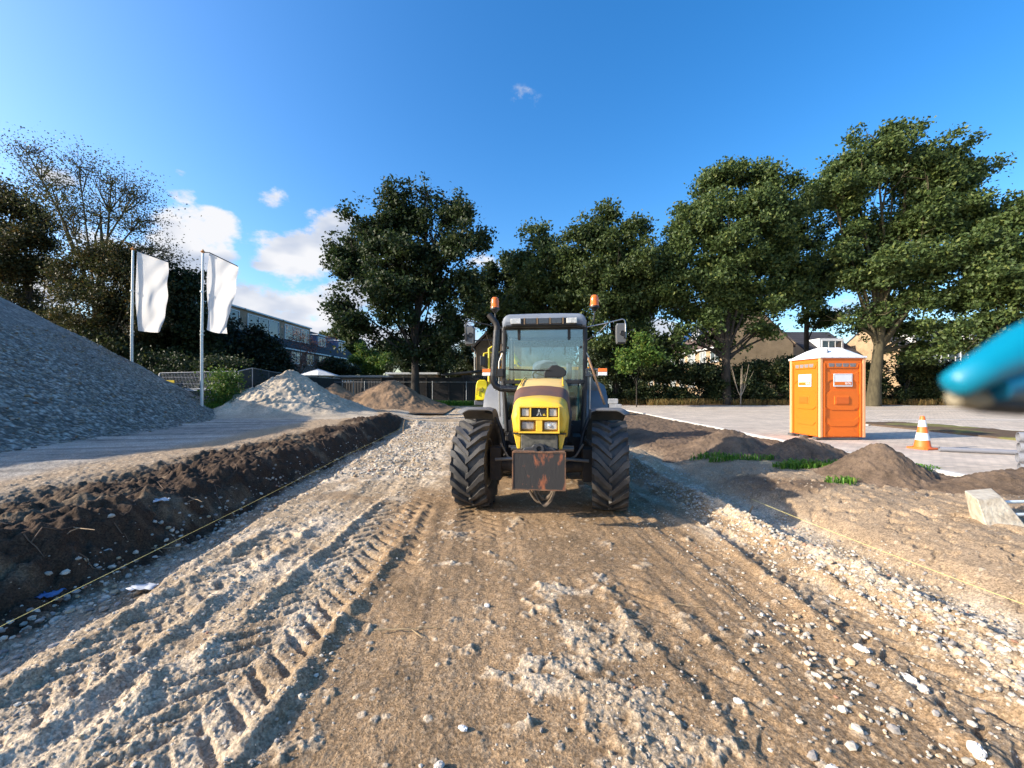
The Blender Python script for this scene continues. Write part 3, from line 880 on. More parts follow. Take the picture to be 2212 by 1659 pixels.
for i, (px, py, s, c, lab) in enumerate(rocks):
    x, y = G(px, py, .05 if px < 2070 else .1)
    cc = {'white': (.72, .69, .64), 'whitish': (.62, .57, .50), 'pale': (.55, .49, .42), 'grey': (.42, .40, .38), 'brown': (.38, .29, .19)}[c]
    o = scatter('rock', np.array([[x, y]]), np.array([s]), M_stone, 40 + i, lambda r_, n, cc=cc: np.array([cc]), .1, I2)
    tag(o, lab, 'rock', 'single rocks on the ground')
# ------------------------------------------------------------------ tractor
M_yel = mat('yellow_paint', (.80, .50, .035), .42, c2=(.60, .42, .11), nscale=5.5, thr=(.45, .8), coat=.25, bump=.03, bscale=14)
M_yel2 = mat('bright_yellow_paint', (.85, .66, .01), .4, noise=.1, nscale=3)
M_fadedyel = mat('faded_yellow_paint', (.74, .52, .19), .5, noise=.12, nscale=3)
M_brownband = mat('faded_brown_vinyl', (.16, .075, .045), .55, c2=(.10, .06, .05), nscale=5)
M_black = mat('black_plastic', (.018, .018, .02), .5, noise=.3, nscale=6, bump=.1)
M_dgrey = mat('dark_grey_metal', (.045, .048, .055), .5, noise=.35, nscale=5)
M_dirtdark = mat('dirty_dark_iron', (.035, .03, .027), .75, c2=(.11, .085, .06), nscale=5, bump=.3, thr=(.5, .75))
M_grey = mat('grey_paint', (.15, .155, .165), .45, noise=.2, nscale=4)
M_roofgrey = mat('grey_roof_plastic', (.22, .25, .30), .4, noise=.15, nscale=3)
M_fender = mat('grey_fender_plastic', (.17, .165, .16), .55, noise=.35, nscale=5)
M_rubber = mat('dusty_rubber', (.038, .037, .037), .6, c2=(.10, .09, .078), nscale=4.5, bump=.25, bscale=45, thr=(.42, .72))
M_rim = mat('dusty_pale_rim', (.42, .38, .32), .6, noise=.4, nscale=5)
M_chrome = mat('worn_steel', (.5, .5, .5), .3, metal=.9, noise=.3, nscale=6)
M_pipe = mat('black_perforated_steel', (.03, .03, .033), .32, metal=.6, noise=.3, nscale=8)
M_rustplate = mat('rust_worn_black_paint', (.028, .026, .026), .6, c2=(.30, .095, .04), nscale=9, bump=.3, bscale=50, thr=(.55, .66), stretch=(1, 1, .45))
M_rust = mat('rusty_edge', (.25, .12, .06), .8, c2=(.06, .04, .03), nscale=12)
M_orange = mat('amber_lens', (.85, .17, .01), .18, coat=.8, spec=.6)
M_orangeg = bpy.data.materials.new('amber_beacon'); M_orangeg.use_nodes = True
_b = M_orangeg.node_tree.nodes['Principled BSDF']; _b.inputs['Base Color'].default_value = (.95, .23, .01, 1); _b.inputs['Roughness'].default_value = .12
_b.inputs['Transmission Weight'].default_value = .35; _b.inputs['Coat Weight'].default_value = .6
M_lens = mat('clear_lens', (.62, .62, .60), .15, noise=.45, nscale=22, coat=.8, bump=.25, bscale=70)
M_lensw = mat('frosted_lens', (.50, .47, .42), .4, noise=.15, nscale=15, coat=.4)
M_dlens = mat('dark_lens', (.05, .045, .045), .2, noise=.4, nscale=12, coat=.8)
M_glass = glass_mat('tinted_cab_glass', (.80, .90, .94))
M_glassg = glass_mat('green_cab_glass', (.42, .62, .58))
M_seat = mat('grey_blue_seat_fabric', (.17, .21, .27), .85, noise=.2)
M_wood = mat('raw_wood', (.38, .22, .12), .7, noise=.3, stretch=(1, 1, .1), nscale=14)
M_cloth = mat('dirty_hose_cloth', (.16, .12, .085), .9, noise=.45, nscale=9, bump=.4)
M_mirror = mat('mirror_shell_grey', (.11, .115, .12), .5, noise=.2)
M_silver = mat('silver_emblem', (.75, .75, .74), .25, metal=.7)
M_warn = mat('yellow_sticker', (.85, .6, .05), .5)
M_whitepl = mat('white_plastic', (.78, .78, .77), .45, noise=.06)

TY = -6.0
AX = (.405, 5.66)
tz = .0
trac = empty('tractor', 'yellow and black farm tractor seen head-on, standing in the middle of the track', 'tractor', (AX[0], AX[1], tz), R(TY))

def rrect(w, zb, zt, y, r=.12, rb=.03, n=6, bulge=.02):
    """closed section in X/Z at depth y, rounded on top"""
    p = []
    for k in range(n + 1):
        a = -PI / 2 + PI / 2 * k / n
        p.append((w - rb + rb * math.cos(a), y, zb + rb + rb * math.sin(a)))
    p.append((w + bulge, y, (zb + zt) / 2))
    for k in range(n + 1):
        a = PI / 2 * k / n
        p.append((w - r + r * math.cos(a), y, zt - r + r * math.sin(a)))
    for k in range(1, 4):
        t = k / 4
        p.append(((w - r) * (1 - 2 * t), y, zt + bulge * math.sin(PI * t)))
    for k in range(n + 1):
        a = PI / 2 + PI / 2 * k / n
        p.append((-w + r + r * math.cos(a), y, zt - r + r * math.sin(a)))
    p.append((-w - bulge, y, (zb + zt) / 2))
    for k in range(n + 1):
        a = PI + PI / 2 * k / n
        p.append((-w + rb + rb * math.cos(a), y, zb + rb + rb * math.sin(a)))
    return p

def wheel(name, x, y, D, W, parent, rimr, nl=19, steer=0.0, lab=None):
    Rr = D / 2
    w = empty(name, None, None, (x, y, Rr), steer)
    w.parent = parent
    if lab: w['label'] = lab
    Mx = Matrix.Rotation(PI / 2, 4, 'Y')
    hw = W / 2
    prof = [(rimr, -hw * .72), (rimr + .04, -hw * .86), (Rr * .80, -hw * 1.0), (Rr * .90, -hw * .98), (Rr - .075, -hw * .88), (Rr - .058, -hw * .6), (Rr - .052, 0),
            (Rr - .058, hw * .6), (Rr - .075, hw * .88), (Rr * .90, hw * .98), (Rr * .80, hw * 1.0), (rimr + .04, hw * .86), (rimr, hw * .72)]
    t = MB(); t.lathe(prof, 56, Mx, close=False)
    def ring(a, x, rr):
        return (x, -rr * math.cos(a), rr * math.sin(a))
    pit = 2 * PI / nl
    for sde in (-1, 1):
        for k in range(nl):
            a0 = k * pit + (pit / 2 if sde > 0 else 0)
            secs = []
            for j in range(9):
                q = j / 8
                xx = sde * (-.018 + q * (hw + .018)) if q < .86 else sde * (hw * (1.0 + .015 * (q - .86) / .14))
                aa = a0 + .46 * (q ** 1.1) * (1.12 / D)
                base = Rr - .066 - (.075 * max(0, q - .75) / .25 if q > .75 else 0)
                top = Rr - .005 * (1 if q < .8 else 1) - (.004 + (.085 * (q - .86) / .14 if q > .86 else 0))
                hwid = (.033 + .018 * q) / Rr
                sh = .86
                secs.append([ring(aa - hwid * 1.25, xx, base), ring(aa + hwid * 1.25, xx, base), ring(aa + hwid * sh, xx + 0 * sde, top), ring(aa - hwid * sh, xx, top)])
            t.loft(secs)
    ty = t.build('tyre', M_rubber, w, smooth=32)
    rm = MB()
    rm.lathe([(rimr, -hw * .72), (rimr - .02, -hw * .74), (rimr - .04, -hw * .5), (rimr * .8, -.03), (.16, -.06), (.14, -.10), (.02, -.11), (.02, .10), (.14, .10), (.16, .06), (rimr * .8, .02), (rimr - .04, hw * .5), (rimr - .02, hw * .74), (rimr, hw * .72)], 40, Mx)
    for k in range(8):
        a = 2 * PI * k / 8
        for s in (-1, 1):
            rm.add(*(lambda q: (q.v, q.f))(MB().lathe([(.018, 0), (.018, .03)], 6)), Matrix.Translation((s * .10, .12 * math.cos(a), .12 * math.sin(a))) @ Matrix.Rotation(s * PI / 2, 4, 'Y'))
    rm.build('rim', M_rim, w, smooth=40)
    return w
wheel('front_wheel', -.885, 0, 1.2, .44, trac, .33, steer=R(-3), lab='sunlit front wheel')
wheel('front_wheel', .895, 0, 1.2, .44, trac, .33, steer=R(-5), lab='front wheel partly in the shadow of the tractor')
wheel('rear_wheel', -.86, 2.15, 1.62, .46, trac, .48, 22)
wheel('rear_wheel', .86, 2.15, 1.62, .46, trac, .48, 22)

# chassis
m = MB()
m.box((0, .45, .82), (.36, 2.2, .36)); m.box((0, 1.9, .8), (.5, 1.1, .5))
m.tube([(-.66, 0, .60), (-.30, 0, .56), (.30, 0, .56), (.66, 0, .60)], [.10, .09, .09, .10], 14)
m.box((0, 0, .60), (.34, .34, .34))
m.box((-.62, 0, .60), (.16, .26, .44)); m.box((.62, 0, .60), (.16, .26, .44))
m.tube([(-.6, 2.15, .81), (.6, 2.15, .81)], .16, 14)
m.box((0, -.42, .80), (.40, .55, .22)); m.box((0, .7, 1.0), (.5, 1.2, .3))
m.box((-.42, .95, .72), (.3, .8, .36)); m.box((.42, .95, .72), (.3, .8, .36))
m.build('chassis', M_dirtdark, trac, bevel=.015)
m = MB()
m.tube([(-.62, -.13, .66), (-.1, -.15, .70)], .022, 8); m.tube([(.62, -.13, .66), (.1, -.15, .70)], .022, 8)
m.tube([(-.40, -.16, .82), (-.22, -.17, .82)], .032, 10); m.tube([(.22, -.17, .82), (.42, -.16, .82)], .032, 10)
m.tube([(-.55, -.12, .88), (-.45, -.12, .70), (-.3, -.1, .62)], .014, 6); m.tube([(.55, -.12, .88), (.45, -.12, .72), (.3, -.1, .64)], .014, 6)
m.box((.36, -.16, .845), (.13, .03, .035)); m.box((-.36, -.16, .845), (.15, .03, .03))
m.build('steering_rods', mat('dusty_steel', (.28, .26, .23), .5, metal=.3, noise=.4), trac, smooth=35)
m = MB()
for s in (-1, 1):
    m.box((s * .27, .3, 1.0), (.14, .6, .34)); m.box((s * .20, -.05, .92), (.14, .4, .12))
    m.box((s * .34, .5, .96), (.18, .3, .25))
m.box((0, .3, .98), (.5, .5, .2)); m.lathe([(.10, 0), (.10, .3)], 16, Matrix.Translation((-.37, .3, .95)) @ Matrix.Rotation(R(90), 4, 'X'))
m.build('engine_block', M_dirtdark, trac, bevel=.012)

# hood
hp = [(-.82, .262, 1.12, 1.40, .09), (-.80, .295, 1.098, 1.445, .11), (-.74, .315, 1.096, 1.475, .12), (-.62, .328, 1.06, 1.495, .12), (-.44, .338, 1.0, 1.508, .12)]
m = MB(); m.loft([rrect(w, zb, zt, y, r, .05) for (y, w, zb, zt, r) in hp]); m.build('hood_nose', M_yel, trac, smooth=28)
hp = [(-.437, .345, 1.0, 1.51, .125), (-.30, .355, 1.02, 1.555, .13), (-.12, .365, 1.04, 1.632, .13)]
m = MB(); m.loft([rrect(w, zb, zt, y, r, .05) for (y, w, zb, zt, r) in hp]); m.build('hood_band', M_brownband, trac, smooth=28)
hp = [(-.438, .362, 1.0, 1.42, .16), (-.2, .376, 1.04, 1.49, .18), (.2, .392, 1.08, 1.52, .18), (.9, .388, 1.1, 1.55, .18)]
m = MB(); m.loft([rrect(w, zb, zt, y, r, .05) for (y, w, zb, zt, r) in hp]); m.build('side_panels', M_black, trac, smooth=28)
hp = [(-.117, .352, 1.35, 1.638, .12), (.2, .362, 1.38, 1.69, .12), (.55, .37, 1.4, 1.735, .12), (.93, .372, 1.42, 1.765, .12)]
m = MB(); m.loft([rrect(w, zb, zt, y, r, .05, bulge=.012) for (y, w, zb, zt, r) in hp])
m.build('hood_top', M_fadedyel, trac, smooth=28)
m = MB()
for s in (-1, 1):
    m = MB(); m.tube([(s * .285, -.10, 1.655), (s * .292, .4, 1.732), (s * .296, .92, 1.780)], .012, 6); m.build('hood_rib', M_yel, trac, smooth=60)
# nose sides going down beside the black grille
for s in (-1, 1):
    m = MB(); m.prism([(s * .305, 1.086), (s * .215, 1.086), (s * .222, .905), (s * .262, .905)], (0, -.81, 0), (1, 0, 0), (0, 0, 1), (0, .42, 0)); m.build('lower_cheek', M_yel, trac, bevel=.012, seg=3)
# light panel frame on the nose
yf = -.865
m = MB()
def frame_box(m, x0, x1, z0, z1, t, y, d):
    m.box(((x0 + x1) / 2, y, z1 - t / 2), (x1 - x0, d, t)); m.box(((x0 + x1) / 2, y, z0 + t / 2), (x1 - x0, d, t))
    m.box((x0 + t / 2, y, (z0 + z1) / 2), (t, d, z1 - z0 - 2 * t)); m.box((x1 - t / 2, y, (z0 + z1) / 2), (t, d, z1 - z0 - 2 * t))
frame_box(m, -.235, .235, 1.100, 1.412, .020, yf, .10)
m.box((0, yf, 1.268), (.430, .10, .034)); 
m.box((-.098, yf, 1.3385), (.018, .10, .107)); m.box((.098, yf, 1.3385), (.018, .10, .107))
m.box((0, yf, 1.1855), (.075, .09, .131))
m.build('grille_frame', M_yel, trac, bevel=.006, seg=2)
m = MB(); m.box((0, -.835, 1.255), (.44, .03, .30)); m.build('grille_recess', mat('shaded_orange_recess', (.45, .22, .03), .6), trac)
for s in (-1, 1):
    m = MB(); m.box((s * .158, -.868, 1.339), (.088, .05, .090)); m.build('upper_lamp', M_lensw, trac, bevel=.012, seg=3)
    m = MB(); m.box((s * .132, -.868, 1.186), (.155, .045, .094))
    h = m.build('headlight', M_lens if s > 0 else mat('dirty_headlight', (.16, .14, .13), .35, c2=(.42, .38, .35), nscale=16, coat=.5), trac, bevel=.02, seg=3)
    if s < 0: h['label'] = 'headlight with a broken muddy lens'
    if s > 0:
        m = MB(); m.lathe([(.022, 0), (.020, .012), (.0, .016)], 16, Matrix.Translation((.118, -.890, 1.186)) @ Matrix.Rotation(R(90), 4, 'X')); m.build('lamp_bulb_cap', M_silver, h, smooth=40)
m = MB(); m.box((0, -.872, 1.3385), (.175, .04, .094)); bd = m.build('badge_panel', M_black, trac, bevel=.004)
m = MB()
yb = -.896
m.prism([(-.008, .040), (.002, .040), (.010, .006), (-.012, .006)], (0, yb, 1.3385), (1, 0, 0), (0, 0, 1), (0, .006, 0))
m.prism([(-.012, .000), (-.018, -.018), (-.034, -.038), (-.022, -.040), (-.008, -.022), (-.006, .000)], (0, yb, 1.3385), (1, 0, 0), (0, 0, 1), (0, .006, 0))
m.prism([(.006, .002), (.008, -.020), (.018, -.036), (.030, -.036), (.018, -.018), (.012, .002)], (0, yb, 1.3385), (1, 0, 0), (0, 0, 1), (0, .006, 0))
m.build('emblem', M_silver, bd)
m = MB(); m.prism([(.040, -.036), (.072, -.036), (.056, -.010)], (0, yb, 1.3385), (1, 0, 0), (0, 0, 1), (0, .005, 0)); m.build('warning_sticker', M_warn, bd)
m = MB(); m.prism([(.0535, -.031), (.0585, -.031), (.0565, -.020), (.0545, -.020)], (0, yb - .002, 1.3385), (1, 0, 0), (0, 0, 1), (0, .002, 0)); m.build('warning_mark', M_black, bd)
m = MB(); m.box((0, -.825, 1.091), (.62, .06, .012)); m.build('nose_gap', M_black, trac)
# black lower grille with weights
m = MB(); m.box((0, -.70, .995), (.425, .32, .17)); m.build('lower_grille', mat('dusty_mesh', (.05, .05, .042), .7, c2=(.13, .12, .095), nscale=20), trac, bevel=.01)
m = MB(); m.prism([(-.20, -.05), (.20, -.05), (.17, .0), (.085, .012), (.06, .04), (-.06, .04), (-.085, .012), (-.17, .0)], (0, -.94, .935), (1, 0, 0), (0, 0, 1), (0, .16, 0))
m.build('front_bracket', M_dgrey, trac, bevel=.008)
m = MB(); m.lathe([(.055, -.02), (.055, .02), (.030, .02), (.030, -.02)], 28, Matrix.Translation((0, -.965, .935)) @ Matrix.Rotation(R(90), 4, 'X'), close=True)
m.box((-.045, -.965, .895), (.02, .03, .05), ry=.5); m.box((.045, -.965, .895), (.02, .03, .05), ry=-.5)
m.build('tow_ring', M_dgrey, trac, smooth=35)
m = MB(); m.box((0, -1.0, .690), (.585, .022, .42)); pl = m.build('front_plate', M_rustplate, trac, bevel=.003)
m = MB(); frame_box(m, -.300, .300, .475, .905, .013, -1.0, .035); m.box((0, -.96, .902), (.58, .11, .012)); m.build('plate_rim', M_rust, pl)
m = MB(); m.box((-.13, -.90, .80), (.05, .18, .1)); m.build('plate_arm', M_dirtdark, trac)
m = MB(); m.box((.13, -.90, .80), (.05, .18, .1)); m.build('plate_arm', M_dirtdark, trac)
# sling of hose and cloth under the nose
m = MB()
def arc(x0, x1, zlow, z0, n=12, y=-.45, sk=0):
    return [(x0 + (x1 - x0) * k / n, y + sk * k / n, z0 - (z0 - zlow) * math.sin(PI * k / n) ** .8) for k in range(n + 1)]
m.tube(arc(-.20, .18, .19, .52), .017, 8); m.tube(arc(-.16, .22, .22, .52, y=-.42), .022, 8); m.tube(arc(-.10, .20, .24, .5, y=-.50), [.012 + .02 * math.sin(k) ** 2 for k in range(13)], 8)
m.build('hanging_hoses', M_cloth, trac, smooth=60)
secs = []
for k in range(14):
    q = k / 13; a = PI * q
    x = -.10 + .30 * q; z = .50 - .30 * math.sin(a) ** .75
    w = .05 + .035 * math.sin(a * 3.1) ** 2
    secs.append([(x - .01, -.53 - w * .5, z - w * .25), (x + .012, -.56, z - w * .5), (x + .01, -.45 + w * .3, z - w * .1), (x, -.48, z + w * .28)])
m = MB(); m.loft(secs); m.build('canvas_wrap', M_cloth, trac, smooth=75)

# front fenders
for s in (-1, 1):
    m = MB(); secs = []
    for k in range(15):
        a = R(76 + (160 - 76) * k / 14)
        rr = .755
        yy, zz = -rr * math.cos(a), .60 + rr * math.sin(a)
        drop = .02
        t_ = .012
        xi, xo = .64, 1.10
        if k == 0: xo = 1.02
        n2 = (math.cos(a), -math.sin(a))
        pts = [(s * xi, 0, -.12), (s * (xi + .01), 0, -.02), (s * (xi + .07), 0, .0), (s * (xo - .05), 0, .0), (s * xo, 0, -.02), (s * (xo + .05), 0, -.055)]
        outer = [(p[0], -(rr + p[2]) * math.cos(a), .60 + (rr + p[2]) * math.sin(a)) for p in pts]
        inner = [(p[0], -(rr + p[2] - t_) * math.cos(a), .60 + (rr + p[2] - t_) * math.sin(a)) for p in reversed(pts)]
        secs.append(outer + inner)
    m.loft(secs); fd = m.build('front_fender', M_fender, trac, smooth=40)
    m = MB(); m.tube([(s * .50, .1, .72), (s * .58, .15, 1.05), (s * .66, .12, 1.26), (s * .80, .1, 1.30)], .025, 8); m.build('fender_stay', M_dgrey, fd, smooth=50)
# rear fenders
for s in (-1, 1):
    m = MB(); secs = []
    for k in range(13):
        a = R(8 + 130 * k / 12); rr = .93
        sl = .10
        o_ = []
        for (x_, dr) in ((.60, 0), (.64, .03), (.98, -.01), (1.06, -.06), (1.05, -.075), (.98, -.025), (.64, .012), (.61, -.01)):
            o_.append((s * x_, 2.15 - (rr + dr) * math.cos(a), .81 + (rr + dr) * math.sin(a)))
        secs.append(o_)
    m.loft(secs); m.build('rear_fender', M_grey, trac, smooth=40)
    m = MB(); m.prism([(s * .62, .95), (s * .62, 2.02), (s * .70, 2.02), (s * 1.04, 1.34), (s * 1.04, .95)] if s > 0 else [(s * .62, .95), (s * .62, 1.72), (s * .80, 1.72), (s * 1.04, 1.36), (s * 1.04, .95)],
                     (0, 1.62, 0), (1, 0, 0), (0, 0, 1), (0, .04, 0)); m.build('fender_face', M_grey, trac, bevel=.01)
# cab
cw = .655; cy0 = 1.05; cy1 = 2.55
m = MB()
for s in (-1, 1):
    m.tube([(s * .60, cy0, .92), (s * cw, cy0, 1.70), (s * cw, cy0 + .04, 2.60)], .038, 8)
    m.tube([(s * .66, cy0 + .75, 1.0), (s * .70, cy0 + .72, 1.7), (s * .68, cy0 + .7, 2.6)], .03, 8)
    m.tube([(s * .64, cy1, 1.35), (s * .68, cy1, 2.6)], .036, 8)
    m.tube([(s * cw, cy0, 1.72), (s * .69, cy1, 1.72)], .02, 6); m.tube([(s * .62, cy0, .95), (s * .64, cy1 - .6, .95)], .03, 6)
m.box((0, cy0 - .01, 1.715), (1.34, .05, .06)); m.box((0, cy0 - .01, 2.60), (1.32, .06, .07)); m.box((0, cy1, 1.40), (1.30, .06, .06)); m.box((0, cy1, 2.58), (1.34, .06, .06))
m.box((-.64, cy0 - .02, 2.15), (.045, .03, .92)); m.box((.64, cy0 - .02, 2.15), (.045, .03, .92))
m.box((-.47, cy0, 1.0), (.34, .05, .20)); m.box((.47, cy0, 1.0), (.34, .05, .20)); m.box((-.52, cy0, .88), (.2, .05, .1)); m.box((.52, cy0, .88), (.2, .05, .1))
m.box((0, 1.8, .93), (1.2, 1.4, .06))
m.build('cab_frame', M_black, trac, bevel=.008)
m = MB()
for s in (-1, 1):
    m = MB(); m.tube([(s * .72, cy0 + .02, 1.15), (s * .735, cy0 + .02, 1.85), (s * .73, cy0 + .02, 2.05), (s * .67, cy0 + .0, 2.18)], .014, 8); m.build('grab_handle', M_chrome, trac, smooth=60)
m = MB(); m.prism([(-.625, 1.76), (.625, 1.76), (.615, 2.55), (-.615, 2.55)], (0, cy0 - .015, 0), (1, 0, 0), (0, 0, 1), (0, .006, 0))
ws = m.build('windscreen', M_glass, trac)
m = MB()
for s in (-1, 1):
    m = MB(); m.lathe([(.020, 0), (.020, .02), (.0, .024)], 12, Matrix.Translation((s * .585, cy0 - .022, 2.27)) @ Matrix.Rotation(R(90), 4, 'X')); m.build('glass_bolt', M_black, ws, smooth=35)
    m = MB(); m.box((s * .40, cy0 - .03, 2.50), (.045, .03, .17)); m.lathe([(.022, 0), (.022, .014)], 12, Matrix.Translation((s * .40, cy0 - .02, 2.41)) @ Matrix.Rotation(R(90), 4, 'X')); m.build('glass_hinge', M_black, ws, smooth=35)
for s in (-1, 1):
    m = MB(); m.prism([(s * .37, 1.10), (s * .58, 1.10), (s * .61, 1.66), (s * .37, 1.66)], (0, cy0, 0), (1, 0, 0), (0, 0, 1), (0, .006, 0)); m.build('lower_window', M_glassg, trac)
    m = MB(); m.prism([(cy0 + .06, 1.02), (cy0 + .70, 1.02), (cy0 + .70, 2.56), (cy0 + .07, 2.56)], (s * .675, 0, 0), (0, 1, 0), (0, 0, 1), (.005, 0, 0)); m.build('door_glass', M_glass, trac)
    m = MB(); m.prism([(cy0 + .80, 1.75), (cy1 - .05, 1.75), (cy1 - .05, 2.54), (cy0 + .80, 2.54)], (s * .69, 0, 0), (0, 1, 0), (0, 0, 1), (.005, 0, 0)); m.build('side_glass', M_glass, trac)
m = MB(); m.prism([(-.60, 1.45), (.60, 1.45), (.62, 2.53), (-.62, 2.53)], (0, cy1, 0), (1, 0, 0), (0, 0, 1), (0, .006, 0)); m.build('rear_window', M_glass, trac)
# roof
secs = []
for (y, w, zb, zt, r) in ((.90, .60, 2.66, 2.74, .06), (.92, .645, 2.60, 2.78, .10), (1.05, .67, 2.58, 2.81, .12), (1.6, .69, 2.60, 2.85, .12), (2.4, .69, 2.60, 2.84, .12), (2.66, .66, 2.62, 2.80, .10)):
    secs.append(rrect(w, zb, zt, y, r, .02, bulge=.008))
m = MB(); m.loft(secs); rf = m.build('cab_roof', M_roofgrey, trac, smooth=30)
m = MB(); m.box((0, .895, 2.655), (1.02, .09, .115)); m.box((0, .93, 2.60), (1.2, .1, .03)); br = m.build('light_bar', M_black, trac, bevel=.008)
for s in (-1, 1):
    m = MB(); m.box((s * .435, .845, 2.665), (.165, .04, .088)); m.build('work_light', M_lens, br, bevel=.012, seg=3)
m = MB()
for x_ in (-.20, .0, .20): m.box((x_, .847, 2.665), (.165, .02, .09))
m.build('dark_lens', M_dlens, br, bevel=.006)
M_tan = mat('dirty_tan_plastic', (.20, .13, .07), .6)
for x_ in (-.30, -.10, .10, .30):
    m = MB(); m.box((x_, .842, 2.665), (.018, .02, .10)); m.build('lens_divider', M_tan, br)
# wiper and wiper motor
m = MB(); m.prism([(.0, 1.785), (.30, 1.785), (.355, 1.83), (.36, 1.88), (.31, 1.94), (.20, 1.985), (.12, 1.98), (.08, 1.94), (.0, 1.87)], (0, cy0 - .06, 0), (1, 0, 0), (0, 0, 1), (0, .05, 0))
m.build('wiper_motor', M_black, trac, bevel=.015, seg=3)
m = MB(); m.tube([(.09, cy0 - .07, 1.905), (-.15, cy0 - .05, 1.905), (-.56, cy0 - .04, 1.925)], .008, 6); m.box((-.28, cy0 - .035, 1.905), (.56, .012, .018), ry=.03); m.build('wiper_arm', M_black, trac)
# seat, wheel, console
m = MB()
hp = [(1.95, .12, 1.45, 1.60, .05), (1.98, .22, 1.40, 2.05, .12), (2.06, .24, 1.38, 2.12, .12), (2.12, .20, 1.40, 2.08, .1)]
m.loft([rrect(w, zb, zt, y, r, .04) for (y, w, zb, zt, r) in hp]); m.box((0, 1.75, 1.42), (.48, .46, .14))
m.build('seat', M_seat, trac, smooth=40)
m = MB(); T0 = Matrix.Translation((.02, 1.42, 1.83)) @ Matrix.Rotation(R(-28), 4, 'X')
ring = [(T0 @ Vector((.215 * math.cos(a), .215 * math.sin(a), 0))) for a in [2 * PI * k / 28 for k in range(29)]]
m.tube(ring, .016, 8, caps=False)
for k in range(3):
    a = PI / 2 + 2 * PI * k / 3
    m.tube([T0 @ Vector((0, 0, -.02)), T0 @ Vector((.21 * math.cos(a), .21 * math.sin(a), 0))], .012, 6)
m.tube([T0 @ Vector((0, 0, 0)), (.0, 1.2, 1.4)], .035, 8)
m.build('steering_wheel', M_black, trac, smooth=60)
m = MB(); m.box((0, 1.22, 1.45), (.46, .22, .50)); m.box((.42, 1.9, 1.3), (.22, .8, .5)); m.box((-.42, 1.9, 1.25), (.2, .8, .4)); m.box((.44, 2.3, 1.85), (.10, .10, .5))
m.build('console', M_seat, trac, bevel=.03, seg=3)
# exhaust
m = MB()
pts = [(-.33, .55, 1.60), (-.52, .55, 1.605), (-.64, .55, 1.615), (-.71, .55, 1.65), (-.745, .55, 1.72), (-.745, .55, 1.80), (-.735, .55, 1.95), (-.715, .55, 2.2), (-.695, .55, 2.48)]
m.tube(pts, .052, 18); m.build('exhaust_pipe', M_pipe, trac, smooth=60)
ex = MB()
for i in range(len(pts) - 1):
    a = Vector(pts[i]); b = Vector(pts[i + 1]); d = (b - a); L = d.length
    if i in (2, 3, 4): continue
    t = d.normalized(); u_ = t.cross(Vector((0, 1, 0))).normalized(); v_ = Vector((0, 1, 0))
    n = max(2, int(L / .018))
    for k in range(n):
        c = a + t * (L * (k + .5) / n)
        prev = None
        for j in range(0, 15):
            w_ = 2 * PI * j / 14
            if j == 14: break
            w2 = w_ + 2 * PI / 28
            q0 = c + (u_ * math.cos(w_) + v_ * math.sin(w_)) * .0535
            q1 = c + t * .009 + (u_ * math.cos(w2) + v_ * math.sin(w2)) * .0535
            dd = (q1 - q0).normalized(); nn = (q0 - c).normalized(); sd_ = dd.cross(nn) * .0022
            ex.add([q0 - sd_, q1 - sd_, q1 + sd_, q0 + sd_], [(0, 1, 2, 3)])
ex.build('pipe_guard', mat('shield_mesh_steel', (.22, .22, .22), .35, metal=.7), trac, recalc=False)  # grey steel mesh wrapped round the exhaust pipe
m = MB(); m.tube([(-.695, .55, 2.46), (-.69, .55, 2.54), (-.71, .55, 2.60), (-.76, .55, 2.66), (-.815, .55, 2.73)], [.052, .047, .045, .045, .045], 16); m.build('exhaust_tip', mat('sooty_steel', (.05, .045, .042), .55, metal=.4, noise=.4), trac, smooth=60)
m = MB(); m.tube([(-.68, cy0, 2.22), (-.72, .8, 2.15), (-.72, .6, 2.05)], .012, 6); m.build('exhaust_stay', M_black, trac)
# beacons
for s in (-1, 1):
    x_ = s * .81
    m = MB(); m.tube([(s * .69, 1.15, 2.60), (s * .76, 1.15, 2.62), (x_ - s * .01, 1.15, 2.70), (x_, 1.15, 2.88)], .012, 8)
    m.lathe([(.022, 2.86), (.06, 2.905), (.078, 2.915), (.078, 2.94)], 20, Matrix.Translation((x_, 1.15, 0)))
    st = m.build('beacon_stalk', M_black, trac, smooth=40)
    m = MB(); m.lathe([(.073, 2.94), (.073, 2.965), (.068, 2.97), (.067, 3.05), (.060, 3.09), (.042, 3.115), (.0, 3.125)], 24, Matrix.Translation((x_, 1.15, 0)))
    m.build('beacon_light', M_orangeg, trac, smooth=50)
